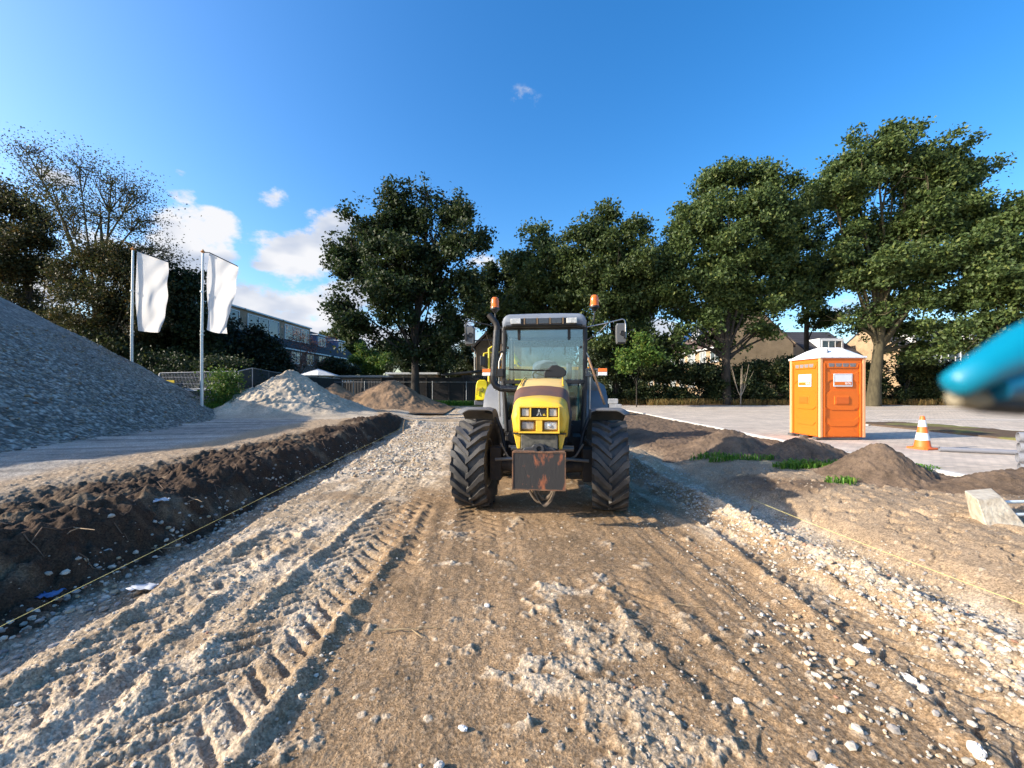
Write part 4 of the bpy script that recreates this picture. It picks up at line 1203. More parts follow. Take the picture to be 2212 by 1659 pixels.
# mirrors
for s in (-1, 1):
    m = MB()
    if s > 0:
        m.tube([(.68, 1.02, 2.585), (.95, .98, 2.63), (1.22, .95, 2.69), (1.255, .95, 2.67), (1.265, .94, 2.60), (1.265, .93, 2.40)], .010, 8)
        m.tube([(.68, 1.02, 2.38), (.85, 1.0, 2.48), (.98, .98, 2.62)], .007, 6)
    else:
        m.tube([(-.68, 1.02, 2.60), (-.95, .98, 2.65), (-1.20, .95, 2.70), (-1.25, .95, 2.67), (-1.26, .94, 2.60), (-1.26, .93, 2.38)], .010, 8)
        m.tube([(-.68, 1.02, 2.34), (-.9, 1.0, 2.40), (-1.15, .96, 2.38)], .012, 6)
    ar = m.build('mirror_arm', M_chrome if s > 0 else M_black, trac, smooth=60)
    m = MB(); xc = s * 1.20
    m.loft([[(xc + px * k, .98 + dy, 2.47 + pz * k) for (px, pz) in ((-.075, -.13), (-.06, -.16), (.06, -.16), (.08, -.13), (.08, .12), (.055, .16), (-.06, .16), (-.08, .12))] for (dy, k) in ((.05, 1.0), (-.01, .99), (-.045, .86))])
    mi = m.build('mirror_shell', M_mirror, trac, smooth=30)
    m = MB(); m.lathe([(.042, 0), (.036, .006), (.032, -.008), (.0, -.01)], 20, Matrix.Translation((xc + .02, .93, 2.47)) @ Matrix.Rotation(R(90), 4, 'X')); m.box((s * 1.25, .92, 2.44), (.03, .03, .10)); m.build('mirror_joint', M_black, mi, smooth=40)
# turn signals
for s in (-1, 1):
    m = MB()
    if s < 0: m.box((-.76, cy0 - .03, 1.865), (.22, .07, .13))
    else:
        frame_box(m, .655, .86, 1.80, 1.93, .035, cy0 - .03, .06)
    br2 = m.build('indicator_bracket', M_black if s < 0 else M_mirror, trac, bevel=.012, seg=3)
    m = MB(); m.box((s * .92, cy0 - .06, 1.900), (.135, .07, .055)); m.build('indicator_lens', M_orange, trac, bevel=.006)
    m = MB(); m.box((s * .92, cy0 - .06, 1.842), (.135, .07, .055)); m.build('position_lens', M_whitepl, trac, bevel=.006)
m = MB(); m.tube([(.70, .98, 2.10), (.80, 1.0, 1.80), (.96, 1.05, 1.36)], .019, 8); o = m.build('broom_handle', M_wood, smooth=60)
o.parent = None
o.matrix_world = Matrix.Translation((AX[0], AX[1], tz)) @ Matrix.Rotation(R(TY), 4, 'Z')
tag(o, 'reddish wooden tool handle wedged beside the right side of the tractor cab', 'tool handle')
m = MB(); m.tube([(-.64, cy0 + .1, 2.6), (-.62, cy0 + .4, 2.72)], .01, 6)

# ------------------------------------------------------------------ yellow digger behind the tractor
dg = empty('backhoe_digger', 'yellow digger mostly hidden behind the tractor', 'digger', (.55, 11.6, .10), R(4))
M_dy = mat('digger_yellow', (.80, .60, .01), .42, noise=.12, nscale=3, coat=.2)
M_do = mat('orange_rail', (.85, .36, .02), .45, noise=.15)
m = MB(); m.box((0, .9, .75), (1.5, 3.0, .5)); m.box((0, -.5, .85), (1.9, .35, .25)); m.build('chassis', M_dirtdark, dg, bevel=.03)
m = MB(); secs = []
for (z, a, b) in ((1.20, .0, .28), (1.22, .0, .32), (1.60, .03, .32), (1.70, .07, .30), (1.73, .13, .26)):
    secs.append([(-1.56 + a * .9, -.70, z), (-1.56 + b, -.70, z), (-1.56 + b, -.1, z), (-1.56 + a * .9, -.1, z)])
m.loft(secs); pn = m.build('counterweight_panel', M_yel2, dg, bevel=.05, seg=4)
m = MB(); m.box((-1.38, -.42, 1.13), (.40, .5, .12)); m.build('panel_foot', M_grey, dg, bevel=.02)
# partly visible dark marks on the yellow panel
m = MB(); m.box((-1.51, -.712, 1.43), (.014, .008, .19)); m.build('panel_mark', M_black, pn)
m = MB(); m.tube([(-1.385, -.712, 1.53), (-1.355, -.712, 1.51), (-1.35, -.712, 1.47), (-1.365, -.712, 1.43), (-1.39, -.712, 1.42), (-1.41, -.712, 1.435)], .009, 6); m.build('panel_mark', M_black, pn)
m = MB(); m.tube([(-1.475, -.712, 1.43), (-1.475, -.712, 1.53), (-1.43, -.712, 1.53), (-1.43, -.712, 1.44)], .007, 6); m.build('panel_letter', mat('orange_brown_mark', (.45, .2, .03), .5), pn)
m = MB(); m.box((0, 1.7, 1.35), (1.2, 1.6, .9)); m.build('engine_cover', M_dy, dg, bevel=.08, seg=3)
for x_ in (-.78, .78):
    for (y_, r_) in ((-.0, .72), (2.1, .5)):
        w_ = MB(); w_.lathe([(.3, -.2), (r_ * .85, -.22), (r_, -.17), (r_, .17), (r_ * .85, .22), (.3, .2)], 32, Matrix.Translation((x_ * .95, y_, r_)) @ Matrix.Rotation(PI / 2, 4, 'Y')); wl_ = w_.build('wheel', M_rubber, dg, smooth=40)
m = MB()
m.tube([(-1.20, -.6, 1.25), (-1.20, -.6, 2.55), (-.95, -.6, 2.70)], .028, 8); m.tube([(-1.35, -.6, 2.22), (-1.33, -.6, 2.42), (-1.2, -.6, 2.45), (-.9, -.6, 2.45)], .02, 8)
m.build('guard_rail', M_dy, dg, smooth=50)
m = MB(); m.box((0.2, -.35, 2.05), (2.7, .10, .09)); m.box((-.9, -.42, 2.10), (.25, .12, .14)); m.tube([(-1.2, -.55, 1.3), (-1.18, -.58, 1.9)], .05, 8); m.build('cross_beam', M_do, dg, bevel=.015)
for q_x in (-1.36, -.95):
    m = MB(); m.box((q_x, -.6, 2.22), (.14, .1, .26)); m.build('work_lamp', M_black, dg, bevel=.02)
m = MB(); m.tube([(-.72, .3, 2.0), (-.78, .3, 2.45), (-.55, .2, 2.50), (-.30, .1, 2.1)], [.07, .08, .08, .06], 10); m.tube([(-.66, .0, 2.60), (-.40, .0, 2.22)], .085, 12); m.build('boom', M_dy, dg, bevel=.005, smooth=45)
m = MB(); m.tube([(-.40, .0, 2.22), (-.2, .0, 2.02), (.1, .0, 2.0)], .03, 8); m.tube([(-.7, .1, 2.1), (-.6, .0, 2.2), (-.45, .0, 2.05)], .02, 6); m.build('hydraulic_hoses', M_chrome, dg, smooth=50)
# grey tank hopper at its right, seen beside the cab
m = MB(); m.prism([(.72, 1.0), (1.95, 1.0), (1.5, 2.15), (.9, 2.15)], (0, .1, 0), (1, 0, 0), (0, 0, 1), (0, 1.0, 0)); m.build('grey_hopper', M_grey, dg, bevel=.03)
# ------------------------------------------------------------------ buildings
M_bA = brick_mat('brown_brick', (.36, .22, .12), (.28, .165, .09), (.36, .31, .25))
M_bT = brick_mat('tan_brick', (.42, .27, .13), (.35, .22, .11), (.38, .31, .22))
M_bD = brick_mat('dark_brick', (.15, .10, .075), (.12, .08, .06), (.2, .18, .16))
M_tile = brick_mat('brown_roof_tile', (.16, .10, .08), (.12, .08, .065), (.06, .045, .04), bw=.25, bh=.3, ms=.03)
M_tiled = brick_mat('dark_roof_tile', (.055, .05, .055), (.045, .04, .045), (.02, .02, .02), bw=.25, bh=.3, ms=.03)
M_wh = mat('white_trim', (.74, .74, .72), .55, noise=.1)
M_blued = mat('blue_grey_cladding', (.10, .14, .24), .6, noise=.15)
M_pane = mat('window_pane', (.05, .06, .07), .06, spec=.9, noise=.4, nscale=.8)
M_curtain = mat('curtained_pane', (.34, .36, .36), .15, noise=.4, nscale=2, spec=.9)
M_solar = mat('solar_glass', (.02, .05, .16), .12, spec=.9, noise=.2, nscale=2)
M_garage = mat('grey_render', (.42, .42, .42), .8, noise=.12, nscale=1)

def window(parent, o, ux, nm, w, h, nv=2, pm=None):
    """window with frame and pane; o = centre on the wall"""
    o = Vector(o); ux = Vector(ux); nm = Vector(nm); uz = Vector((0, 0, 1))
    m = MB()
    def b(cx, cz, dx, dz, dn, off):
        c = o + ux * cx + uz * cz + nm * (off + dn / 2)
        m.box(tuple(c), (abs(ux.x) * dx + abs(nm.x) * dn, abs(ux.y) * dx + abs(nm.y) * dn, dz))
    t = .09
    b(0, h / 2 - t / 2, w, t, .10, 0); b(0, -h / 2 + t / 2, w + .1, t, .14, 0)
    for k in range(nv + 1):
        b(-w / 2 + t / 2 + (w - t) * k / nv, 0, t * (1 if k in (0, nv) else .8), h - 2 * t, .09, 0)
    f = m.build('window', M_wh, parent)
    m = MB(); b(0, 0, w - 2 * t, h - 2 * t, .03, .012); m.build('pane', pm or M_pane, f)
    return f

def terrace_y(name, lab, xf, xr, xb, y0, y1, he, hr, mw, mr, side, group, dmat=None, wins=True, dormer=None, solar=False, lights=True, z0=.2):
    """one house of a row whose ridge runs along Y; facade at x = xf facing the camera axis"""
    rt = empty(name, lab, 'house', ((xf + xb) / 2, (y0 + y1) / 2, 0), 0, group)
    cx, cy = (xf + xb) / 2, (y0 + y1) / 2
    L = y1 - y0; s = 1 if xf > xb else -1       # outward direction of the facade
    m = MB()
    m.prism([(xf - cx, z0), (xb - cx, z0), (xb - cx, he), (xr - cx, hr), (xf - cx, he)], (0, -L / 2, 0), (1, 0, 0), (0, 0, 1), (0, L, 0))
    m.build('wall', mw, rt)
    m = MB(); t = .22
    for (xa, za, xb_, zb) in ((xf + s * .35, he - .35 * (hr - he) / abs(xr - xf), xr, hr), (xb - s * .35, he - .35 * (hr - he) / abs(xb - xr), xr, hr)):
        m.prism([(xa - cx, za + .02), (xb_ - cx, zb + .02), (xb_ - cx, zb + t), (xa - cx, za + t)], (0, -L / 2 - .0, 0), (1, 0, 0), (0, 0, 1), (0, L, 0))
    rf = m.build('roof', mr, rt)
    m = MB(); m.box((xf + s * .38 - cx, 0, he - .30), (.14, L, .16)); m.build('gutter', M_wh, rt)
    nm = (s, 0, 0); ux = (0, 1, 0)
    if wins:
        for zc, hh in ((he - 1.25, 1.5), (he - 4.1, 1.8)):
            if zc < 1: continue
            for yc, ww in ((-L * .26, L * .34), (L * .22, L * .26)):
                window(rt, (xf - cx, yc, zc), ux, nm, ww, hh, 2, M_curtain if (int(y0 * 3 + yc) % 2) else M_pane)
    if dormer:
        dz0, dz1, dl, dx = dormer
        m = MB(); xd = xf - s * dx
        m.box(((xd + xr) / 2 - cx, 0, (dz0 + dz1) / 2), (abs(xr - xd) , dl, dz1 - dz0)); d = m.build('dormer', dmat or M_blued, rt)
        m = MB(); m.box(((xd + xr) / 2 - cx + s * .1, 0, dz1 + .08), (abs(xr - xd) + .3, dl + .2, .14)); m.build('dormer_roof', M_wh if s > 0 else M_blued, d)
        w = window(rt, (xd - cx + s * .01, 0, (dz0 + dz1) / 2), ux, nm, dl * .82, (dz1 - dz0) * .78, 3)
    if solar:
        k = (hr - he) / abs(xr - xf)
        m = MB()
        for i in range(3):
            for j in range(2):
                a0 = .5 + 1.75 * j; ya = -L / 2 + .5 + 1.15 * i
                p = [(xf - s * a0 - cx, ya, he + a0 * k + .27), (xf - s * a0 - cx, ya + 1.05, he + a0 * k + .27), (xf - s * (a0 + 1.6) - cx, ya + 1.05, he + (a0 + 1.6) * k + .27), (xf - s * (a0 + 1.6) - cx, ya, he + (a0 + 1.6) * k + .27)]
                q = [(x, y, z + .05) for (x, y, z) in p]
                hexa_(m, p, q)
        m.build('solar_panels', M_solar, rt)
    return rt
def hexa_(m, b, t):
    m.add(list(b) + list(t), [(0, 3, 2, 1), (4, 5, 6, 7), (0, 1, 5, 4), (1, 2, 6, 5), (2, 3, 7, 6), (3, 0, 4, 7)])

# row on the left: facade at X=-27 facing right, ridge along Y
ys_ = [36, 43.2, 50.4, 57.6, 64.8, 72.0]
labs = ['dark row house furthest left, half hidden by the flags and the evergreen', 'row house with a white upper storey right above the dark evergreen', 'row house with a pale upper storey behind the bare brown tree',
        'row house with a blue dormer, second from the right end of the left row', 'row house with a blue dormer at the right end of the left row']
for i in range(5):
    if i < 3:
        t_ = terrace_y('row_house', labs[i], -27, -30.6, -36, ys_[i], ys_[i + 1], 6.6, 9.7, M_bD, M_tiled, 1, 'terraced houses on the left', dormer=(7.35, 9.75, 7.18, .9), dmat=M_bA)
    else:
        t_ = terrace_y('row_house', labs[i], -27, -30.6, -36, ys_[i], ys_[i + 1], 6.6, 10.0, M_bD, M_tiled, 1, 'terraced houses on the left', dormer=(7.5, 9.2, 3.0, 1.0))
# terrace on the right: tan gable towards the viewer
ys_ = [48, 54.5, 61, 67.5, 74]
labs = ['end house of the right hand terrace with a large blank tan brick gable', 'right hand terrace house with a blue dormer, next to the tan gable', 'right hand terrace house with blue solar panels', 'furthest right hand terrace house, beside the tractor mirror']
for i in range(4):
    terrace_y('terraced_house', labs[i], 24.2, 28.3, 32.4, ys_[i], ys_[i + 1], 6.7, 10.8, M_bT, M_tile, -1, 'terraced houses on the right', dormer=(8.0, 9.9, 2.6, 1.3) if i == 1 else None, solar=(i == 2))
# brick house behind the tractor
hb = empty('brick_house', 'brown brick house with a steep gable right behind the tractor', 'house', (1.2, 46.5, 0))
m = MB(); m.prism([(-4.85, .2), (5.0, .2), (5.0, 5.75), (.1, 10.9), (-4.85, 5.75)], (0, -4.5, 0), (1, 0, 0), (0, 0, 1), (0, 9, 0)); m.build('wall', M_bA, hb)
m = MB()
for s in (-1, 1): m.prism([(s * 5.3, 5.42), (.1, 11.0), (.1, 11.28), (s * 5.3, 5.72)], (0, -4.85, 0), (1, 0, 0), (0, 0, 1), (0, 9.6, 0))
rf = m.build('roof', M_tiled, hb)
m = MB(); m.box((-1.9, .5, 9.8), (.8, .8, 2.4)); m.build('chimney', M_wh, rf)
m = MB()
for s in (-1, 1): m.tube([(s * 4.95, -4.6, .3), (s * 4.95, -4.6, 5.4), (s * 5.2, -4.7, 5.7)], .06, 8)
m.build('downpipe', M_wh, hb, smooth=60)
for (x_, z_) in ((-2.5, 4.2), (2.5, 4.2), (-2.5, 1.6), (2.6, 1.6)): 
    pass
m = MB(); m.box((-3.9, -4.56, 4.35), (.5, .12, 1.2)); m.build('wall_lamp_box', M_black, hb, bevel=.03)
# lean-to with a flat sloping roof and board wall left of the brick house
lt = empty('lean_to_shed', 'dark lean-to shed with a flat sloping roof left of the tractor', 'shed', (-4.3, 39.0, 0))
M_board = mat('dark_stained_board', (.035, .028, .026), .75, noise=.4, nscale=9, stretch=(6, 6, .3))
M_board2 = mat('grey_weathered_board', (.12, .105, .09), .85, noise=.4, nscale=9, stretch=(6, 6, .3))
m = MB(); hexa_(m, [(-1.9, -1.4, 2.75), (3.2, -1.4, 3.25), (3.2, 1.6, 3.25), (-1.9, 1.6, 2.75)], [(-1.9, -1.4, 2.93), (3.2, -1.4, 3.43), (3.2, 1.6, 3.43), (-1.9, 1.6, 2.93)]); m.build('roof', M_dgrey, lt)
m = MB()
for k in range(16): m.box((-.2 + .205 * k, -.9, 1.5), (.19, .05, 2.6))
m.build('board_wall', M_board2, lt)
m = MB(); m.box((1.0, .5, 2.6), (1.8, .12, .1)); m.tube([(2.55, -1.0, 3.0), (2.55, -1.0, 2.6), (1.4, -1.0, 2.55)], .06, 6); m.build('white_gutter', M_wh, lt)
# low garden sheds beyond the back fence
def shed(x0, x1, y, h, lab, mw, mr, door=None, d=3.0):
    r_ = empty('garden_shed', lab, 'shed', ((x0 + x1) / 2, y, .3), 0, 'garden sheds behind the back fence')
    w = x1 - x0
    m = MB(); m.box((0, d / 2, h / 2), (w, d, h)); m.build('wall', mw, r_)
    m = MB(); m.box((0, d / 2, h + .09), (w + .5, d + .5, .2)); m.build('roof', mr, r_)
    if door:
        m = MB(); m.box((door, -.02, h * .45), (1.3, .10, h * .85)); dd = m.build('door', M_wh, r_)
        m = MB(); m.box((door, -.08, h * .50), (.9, .04, h * .5)); m.build('pane', M_pane, dd)
shed(-17.6, -12.6, 42, 2.4, 'grey flat-roofed shed with a glazed door right of the white parasol', M_bD, M_garage, -1.5)
shed(-12.9, -8.0, 43.5, 2.75, 'brick shed with a thick pale flat roof left of the big tree trunk', M_bA, M_wh, 1.1)
shed(-6.5, -3.4, 45, 2.3, 'small orange-brown shed right of the big tree trunk', mat('orange_board', (.36, .15, .05), .8, noise=.3), M_tiled)
# white garden parasol
pr_ = empty('garden_parasol', 'open white garden parasol behind the picket fence', 'parasol', (-17.9, 38.5, .4))
m = MB()
n = 8; ring = [(1.75 * math.cos(2 * PI * (k + .5) / n) * 1.08, 1.75 * math.sin(2 * PI * (k + .5) / n), 2.35) for k in range(n)]
m.add([(0, 0, 3.0)] + ring + [(p[0] * .98, p[1] * .98, p[2] - .06) for p in ring], [(0, k + 1, (k + 1) % n + 1) for k in range(n)] + [(k + 1, n + k + 1, n + (k + 1) % n + 1, (k + 1) % n + 1) for k in range(n)])
m.build('canopy', mat('white_canvas', (.66, .66, .64), .85), pr_)
m = MB(); m.tube([(0, 0, 0), (0, 0, 2.98)], .035, 8); m.build('pole', M_stake2 if 'M_stake2' in globals() else M_board2, pr_)
# white houses on the right behind the maple
def house_x(lab, x0, x1, y, he, hr, mw, band, grp):
    r_ = empty('white_house', lab, 'house', ((x0 + x1) / 2, y, .2), 0, grp)
    w = x1 - x0; d = 9
    m = MB(); m.prism([(0, 0), (d, 0), (d, he), (d / 2, hr), (0, he)], (-w / 2, 0, 0), (0, 1, 0), (0, 0, 1), (w, 0, 0)); m.build('wall', mw, r_)
    m = MB()
    m.prism([(-.35, he - .25), (d / 2, hr + .05), (d / 2, hr + .28), (-.35, he)], (-w / 2, 0, 0), (0, 1, 0), (0, 0, 1), (w, 0, 0))
    m.prism([(d + .35, he - .25), (d / 2, hr + .05), (d / 2, hr + .28), (d + .35, he)], (-w / 2, 0, 0), (0, 1, 0), (0, 0, 1), (w, 0, 0)); m.build('roof', M_tiled, r_)
    m = MB(); m.box((0, -.08, he - 1.25), (w, .14, 2.1)); m.build('white_storey', M_wh, r_)
    for k in range(3):
        window(r_, (-w / 2 + w * (k + .5) / 3, -.16, he - 1.2), (1, 0, 0), (0, -1, 0), w / 3 * .8, 1.5, 2, M_curtain if k % 2 else M_pane)
    window(r_, (-w * .2, -.01, 1.3), (1, 0, 0), (0, -1, 0), w * .45, 1.4, 3)
    m = MB(); m.box((w * .05, d * .22, he + 1.0), (w * .5, 3.0, 1.7)); dd = m.build('dormer', M_wh, r_)
    window(dd, (w * .05, d * .22 - 1.5, he + 1.1), (1, 0, 0), (0, -1, 0), w * .42, 1.0, 3)
house_x('white-fronted house just above the toilet cabin roof', 36.2, 42.2, 51, 5.7, 8.6, M_bT, 1, 'white houses on the right')
house_x('white-fronted house behind the leaning maple trunk', 36.8 + 6, 49.0, 46, 5.9, 8.7, M_bT, 1, 'white houses on the right')
house_x('white-fronted house right of the maple, towards the blue arm', 49.1, 55.2, 46, 5.9, 8.7, M_bT, 1, 'white houses on the right')

# ------------------------------------------------------------------ flagpoles
M_alu = mat('white_aluminium', (.60, .62, .62), .28, metal=.35, noise=.1)
M_flag = bpy.data.materials.new('white_flag_cloth'); M_flag.use_nodes = True
_t = M_flag.node_tree; _b = _t.nodes['Principled BSDF']; _b.inputs['Base Color'].default_value = (.80, .78, .76, 1); _b.inputs['Roughness'].default_value = .9
_tl = _t.nodes.new('ShaderNodeBsdfTranslucent'); _tl.inputs[0].default_value = (.88, .86, .83, 1); _x = _t.nodes.new('ShaderNodeMixShader'); _x.inputs[0].default_value = .45
_t.links.new(_b.outputs[0], _x.inputs[1]); _t.links.new(_tl.outputs[0], _x.inputs[2]); _t.links.new(_x.outputs[0], _t.nodes['Material Output'].inputs[0])
M_knob = mat('orange_knob', (.62, .26, .07), .4)
def flag(px, pyb, pyt, y, lab, corners, seed, crease):
    bx, _, bz = P(px, pyb, y); tx, _, tz_ = P(px + 3, pyt, y)
    f_ = empty('flagpole', lab, 'flagpole', (bx, y, bz))
    H = tz_ - bz
    m = MB(); m.tube([(0, 0, -.4), (0, 0, H * .45), (.05, 0, H)], [.072, .060, .045], 14); m.build('pole', M_alu, f_, smooth=60)
    m = MB(); m.lathe([(.03, 0), (.085, .05), (.095, .08), (.06, .10), (.0, .2)], 12, Matrix.Translation((.05, 0, H))); m.build('finial', M_knob, f_, smooth=40)
    (ax, ay), (cx_, cy_), (dx_, dy_), (ex_, ey_) = corners    # TL TR BR BL in picture pixels
    a = Vector(P(ax, ay, y)) - Vector((bx, y, bz)); b = Vector(P(cx_, cy_, y)) - Vector((bx, y, bz)); c = Vector(P(dx_, dy_, y)) - Vector((bx, y, bz)); d = Vector(P(ex_, ey_, y)) - Vector((bx, y, bz))
    nu, nv_ = 36, 70; v = []; f = []
    for j in range(nv_ + 1):
        t = j / nv_
        for i in range(nu + 1):
            s = i / nu
            p = (a * (1 - s) + b * s) * (1 - t) + (d * (1 - s) + c * s) * t
            w = .09 * t * math.sin(3.0 * s * PI + 2.2 * t * PI + seed) * (.3 + s) + .05 * math.sin(9 * s - 5 * t + seed * 2) * t + .035 * math.sin(14 * (s * .8 + t * 1.3) + seed) * s
            p.x += (p.x + bx) * .75 * s / y
            w += .10 * crease * math.tanh((s - .62 + .35 * (t - .5)) * 9) * math.sin(PI * min(1, t * 1.3)) 
            p = p + Vector((.012 * math.sin(7 * t + seed) * s, w + .75 * s, -.05 * math.sin(PI * s) * t))
            v.append(tuple(p))
    for j in range(nv_):
        for i in range(nu): f.append((j * (nu + 1) + i, j * (nu + 1) + i + 1, (j + 1) * (nu + 1) + i + 1, (j + 1) * (nu + 1) + i))
    m = MB(); m.add(v, f); m.build('flag', M_flag, f_, smooth=80, recalc=False)
    m = MB(); bb = b + Vector(((b.x + bx) * .75 / y, .75, .02)); m.tube([(.05, 0, a.z + .05), tuple(a + Vector((0, 0, .03))), tuple(bb)], .022, 8); m.build('top_rod', M_dgrey, f_)
    m = MB()
    for zz in (d.z - .05, d.z - .22, (a.z + d.z) / 2): m.lathe([(.085, -.03), (.085, .03)], 12, Matrix.Translation((0.01, 0, zz)))
    m.build('clamp', M_alu, f_, smooth=40)
flag(285, 848, 541, 20.2, 'left flagpole of the two, half behind the gravel pile, with a white banner', [(296, 543), (364, 557), (352, 712), (296, 714)], .6, .5)
flag(436, 882, 547, 19.2, 'right flagpole, standing free in front of the mesh fence, with a white banner', [(452, 547), (514, 566), (490, 716), (447, 713)], 2.4, 1.0)

# ------------------------------------------------------------------ fences
M_galv = mat('galvanised_steel', (.42, .42, .42), .5, metal=.5, noise=.3)
fp = empty('mesh_fence_panel', 'leaning site fence panel of steel mesh behind the right flagpole', 'site fence', (-16.6, 21.9, 0))
A = Vector(P(345.5, 806, 21.8)) - fp.location; B = Vector(P(509, 802, 22.1)) - fp.location; Cc_ = Vector(P(500, 884, 21.6)) - fp.location; Dd_ = Vector(P(330, 882, 21.4)) - fp.location
m = MB(); m.tube([A, B], .028, 8); m.tube([B, Cc_], .028, 8); m.tube([A, Dd_], .035, 8); m.tube([Dd_, Cc_], .025, 8); m.build('tube_frame', M_galv, fp, smooth=60)
m = MB()
for k in range(1, 52):
    s = k / 52; a = A * (1 - s) + B * s; b = Dd_ * (1 - s) + Cc_ * s
    m.tube([a, (a + b) / 2 + Vector((.04, .05 * math.sin(s * 9), 0)), b], .0075, 5)
for t in (.12, .3, .48, .52, .72, .88):
    a = A * (1 - t) + Dd_ * t; b = B * (1 - t) + Cc_ * t
    m.tube([a, (a + b) / 2 + Vector((0, 0, -.04)), b], .010, 5)
m.build('wire_mesh', M_galv, fp)
m = MB()
for dz in (0, .07):
    a = A * .5 + Dd_ * .5; b = B * .55 + Cc_ * .45
    m.tube([a + Vector((0, -.06, dz)), (a + b) / 2 + Vector((0, -.08, dz - .06)), b + Vector((0, -.06, dz))], .022, 6)
m.build('barrier_tape', M_whitepl, fp)
m = MB(); m.box(tuple(A * .78 + Dd_ * .22 + Vector((.6, -.03, -.05))), (.5, .02, .16)); m.build('yellow_tag', M_warn, fp)
# dark windbreak fence
M_scrim = mat('dark_green_scrim', (.022, .032, .035), .8, noise=.3, nscale=3)
sf = empty('scrim_fence', 'site fence covered in dark green cloth behind the pale sand heap', 'site fence', (-15, 27, 0))
pts = [(515, 802, 22.5, 2.05), (545, 795, 23.0, 2.05), (580, 802, 26, 2.0), (645, 812, 31, 2.0), (735, 818, 36.6, 1.9)]
pw = [Vector(P(a, b, c)) - sf.location for (a, b, c, h) in pts]
for i in range(len(pts) - 1):
    a, b = pw[i], pw[i + 1]; n = max(1, int((b - a).length / 3.5))
    for k in range(n):
        p = a + (b - a) * k / n; q = a + (b - a) * (k + 1) / n
        m = MB(); h = pts[i][3] - .1
        m.tube([p, p - Vector((0, 0, h))], .03, 8); m.tube([p, q], .025, 8); fr = m.build('post_frame', M_galv, sf, smooth=60)
        dn = (q - p).cross(Vector((0, 0, 1))).normalized() * .02
        m = MB(); hexa_(m, [p - Vector((0, 0, h)) - dn, q - Vector((0, 0, h)) - dn, q - Vector((0, 0, h)) + dn, p - Vector((0, 0, h)) + dn], [p - Vector((0, 0, .04)) - dn, q - Vector((0, 0, .04)) - dn, q - Vector((0, 0, .04)) + dn, p - Vector((0, 0, .04)) + dn])
        m.build('cloth', M_scrim, sf)
# wooden fences at the back
def board_fence(x0, x1, y, z0, z1, lab, mt, vertical=True, gap=.03, wd_=.16, pitch=None, post=True):
    f_ = empty('board_fence', lab, 'fence', ((x0 + x1) / 2, y, 0), 0, 'wooden fences along the back gardens')
    w = x1 - x0; m = MB(); rr = random.Random(int(x0 * 10))
    if vertical:
        n = int(w / (wd_ + gap))
        for k in range(n):
            m.box((-w / 2 + (k + .5) * w / n, rr.uniform(-.01, .01), (z0 + z1) / 2 + rr.uniform(-.03, .03)), (wd_, .03, z1 - z0))
    else:
        n = int((z1 - z0) / (wd_ + gap))
        for k in range(n):
            zz = z0 + (k + .5) * (z1 - z0) / n
            for j in range(int(w / 2.0) + 1):
                xa = -w / 2 + j * 2.0; xb = min(w / 2, xa + 2.0)
                if xb - xa > .1: m.box(((xa + xb) / 2, .03 * (k % 2) + rr.uniform(-.006, .006), zz), (xb - xa - .02, .028, wd_ * 1.1), rx=.18)
    m.build('boards', mt, f_)
    if post:
        m = MB(); x = -w / 2
        while x <= w / 2 + .01: m.box((x, -.05, (z0 + z1) / 2 + .05), (.10, .10, z1 - z0 + .15)); x += 2.0
        m.box((0, .05, z1 - .25), (w, .05, .08)); m.build('posts', mt, f_)
        m = MB(); m.box((0, -.0, z1 + .03), (w + .1, .12, .04)); m.build('cap', mt, f_)
board_fence(-15.3, -11.6, 37.0, .6, 2.35, 'grey picket fence with gaps right of the white parasol', M_board2, True, .10, .14, post=True)
board_fence(-11.6, -4.3, 37.0, .5, 2.5, 'dark fence of overlapping horizontal boards behind the big tree trunk', M_board, False, 0.0, .20)
board_fence(-4.25, -2.0, 37.3, .5, 2.6, 'dark upright board gate at the left edge of the lean-to shed', M_board, True, .012, .17)
m = MB(); 
for px in (640, 735, 985): 
    pass
# thin wire fence before the board fence
wf = empty('wire_fence', 'thin wire strung on steel posts in front of the dark board fence', 'wire fence', (-8, 35.6, 0))
m = MB()
for k in range(6): m.tube([(-7.5 + k * 2.9, 0, .3), (-7.5 + k * 2.9, 0, 2.2)], .03, 6)
m.build('posts', M_galv, wf)
m = MB(); m.tube([(-7.5, 0, 2.12), (7.0, 0, 2.12)], .018, 5); m.build('wire', M_galv, wf)
# stack of grey concrete pieces beside the tractor fender
m = MB(); rr = random.Random(3)
m.box((0, 0, .12), (1.2, .6, .22)); m.box((.1, 0, .36), (1.0, .5, .2)); m.box((-.05, .02, .62), (.95, .4, .26))
o = m.build('kerbstone_stack', M_conc, bevel=.02, loc=(P(1316, 868, 22)[0], 22, .3)); tag(o, 'small stack of grey kerbstones showing just above the right front fender', 'kerbstones')
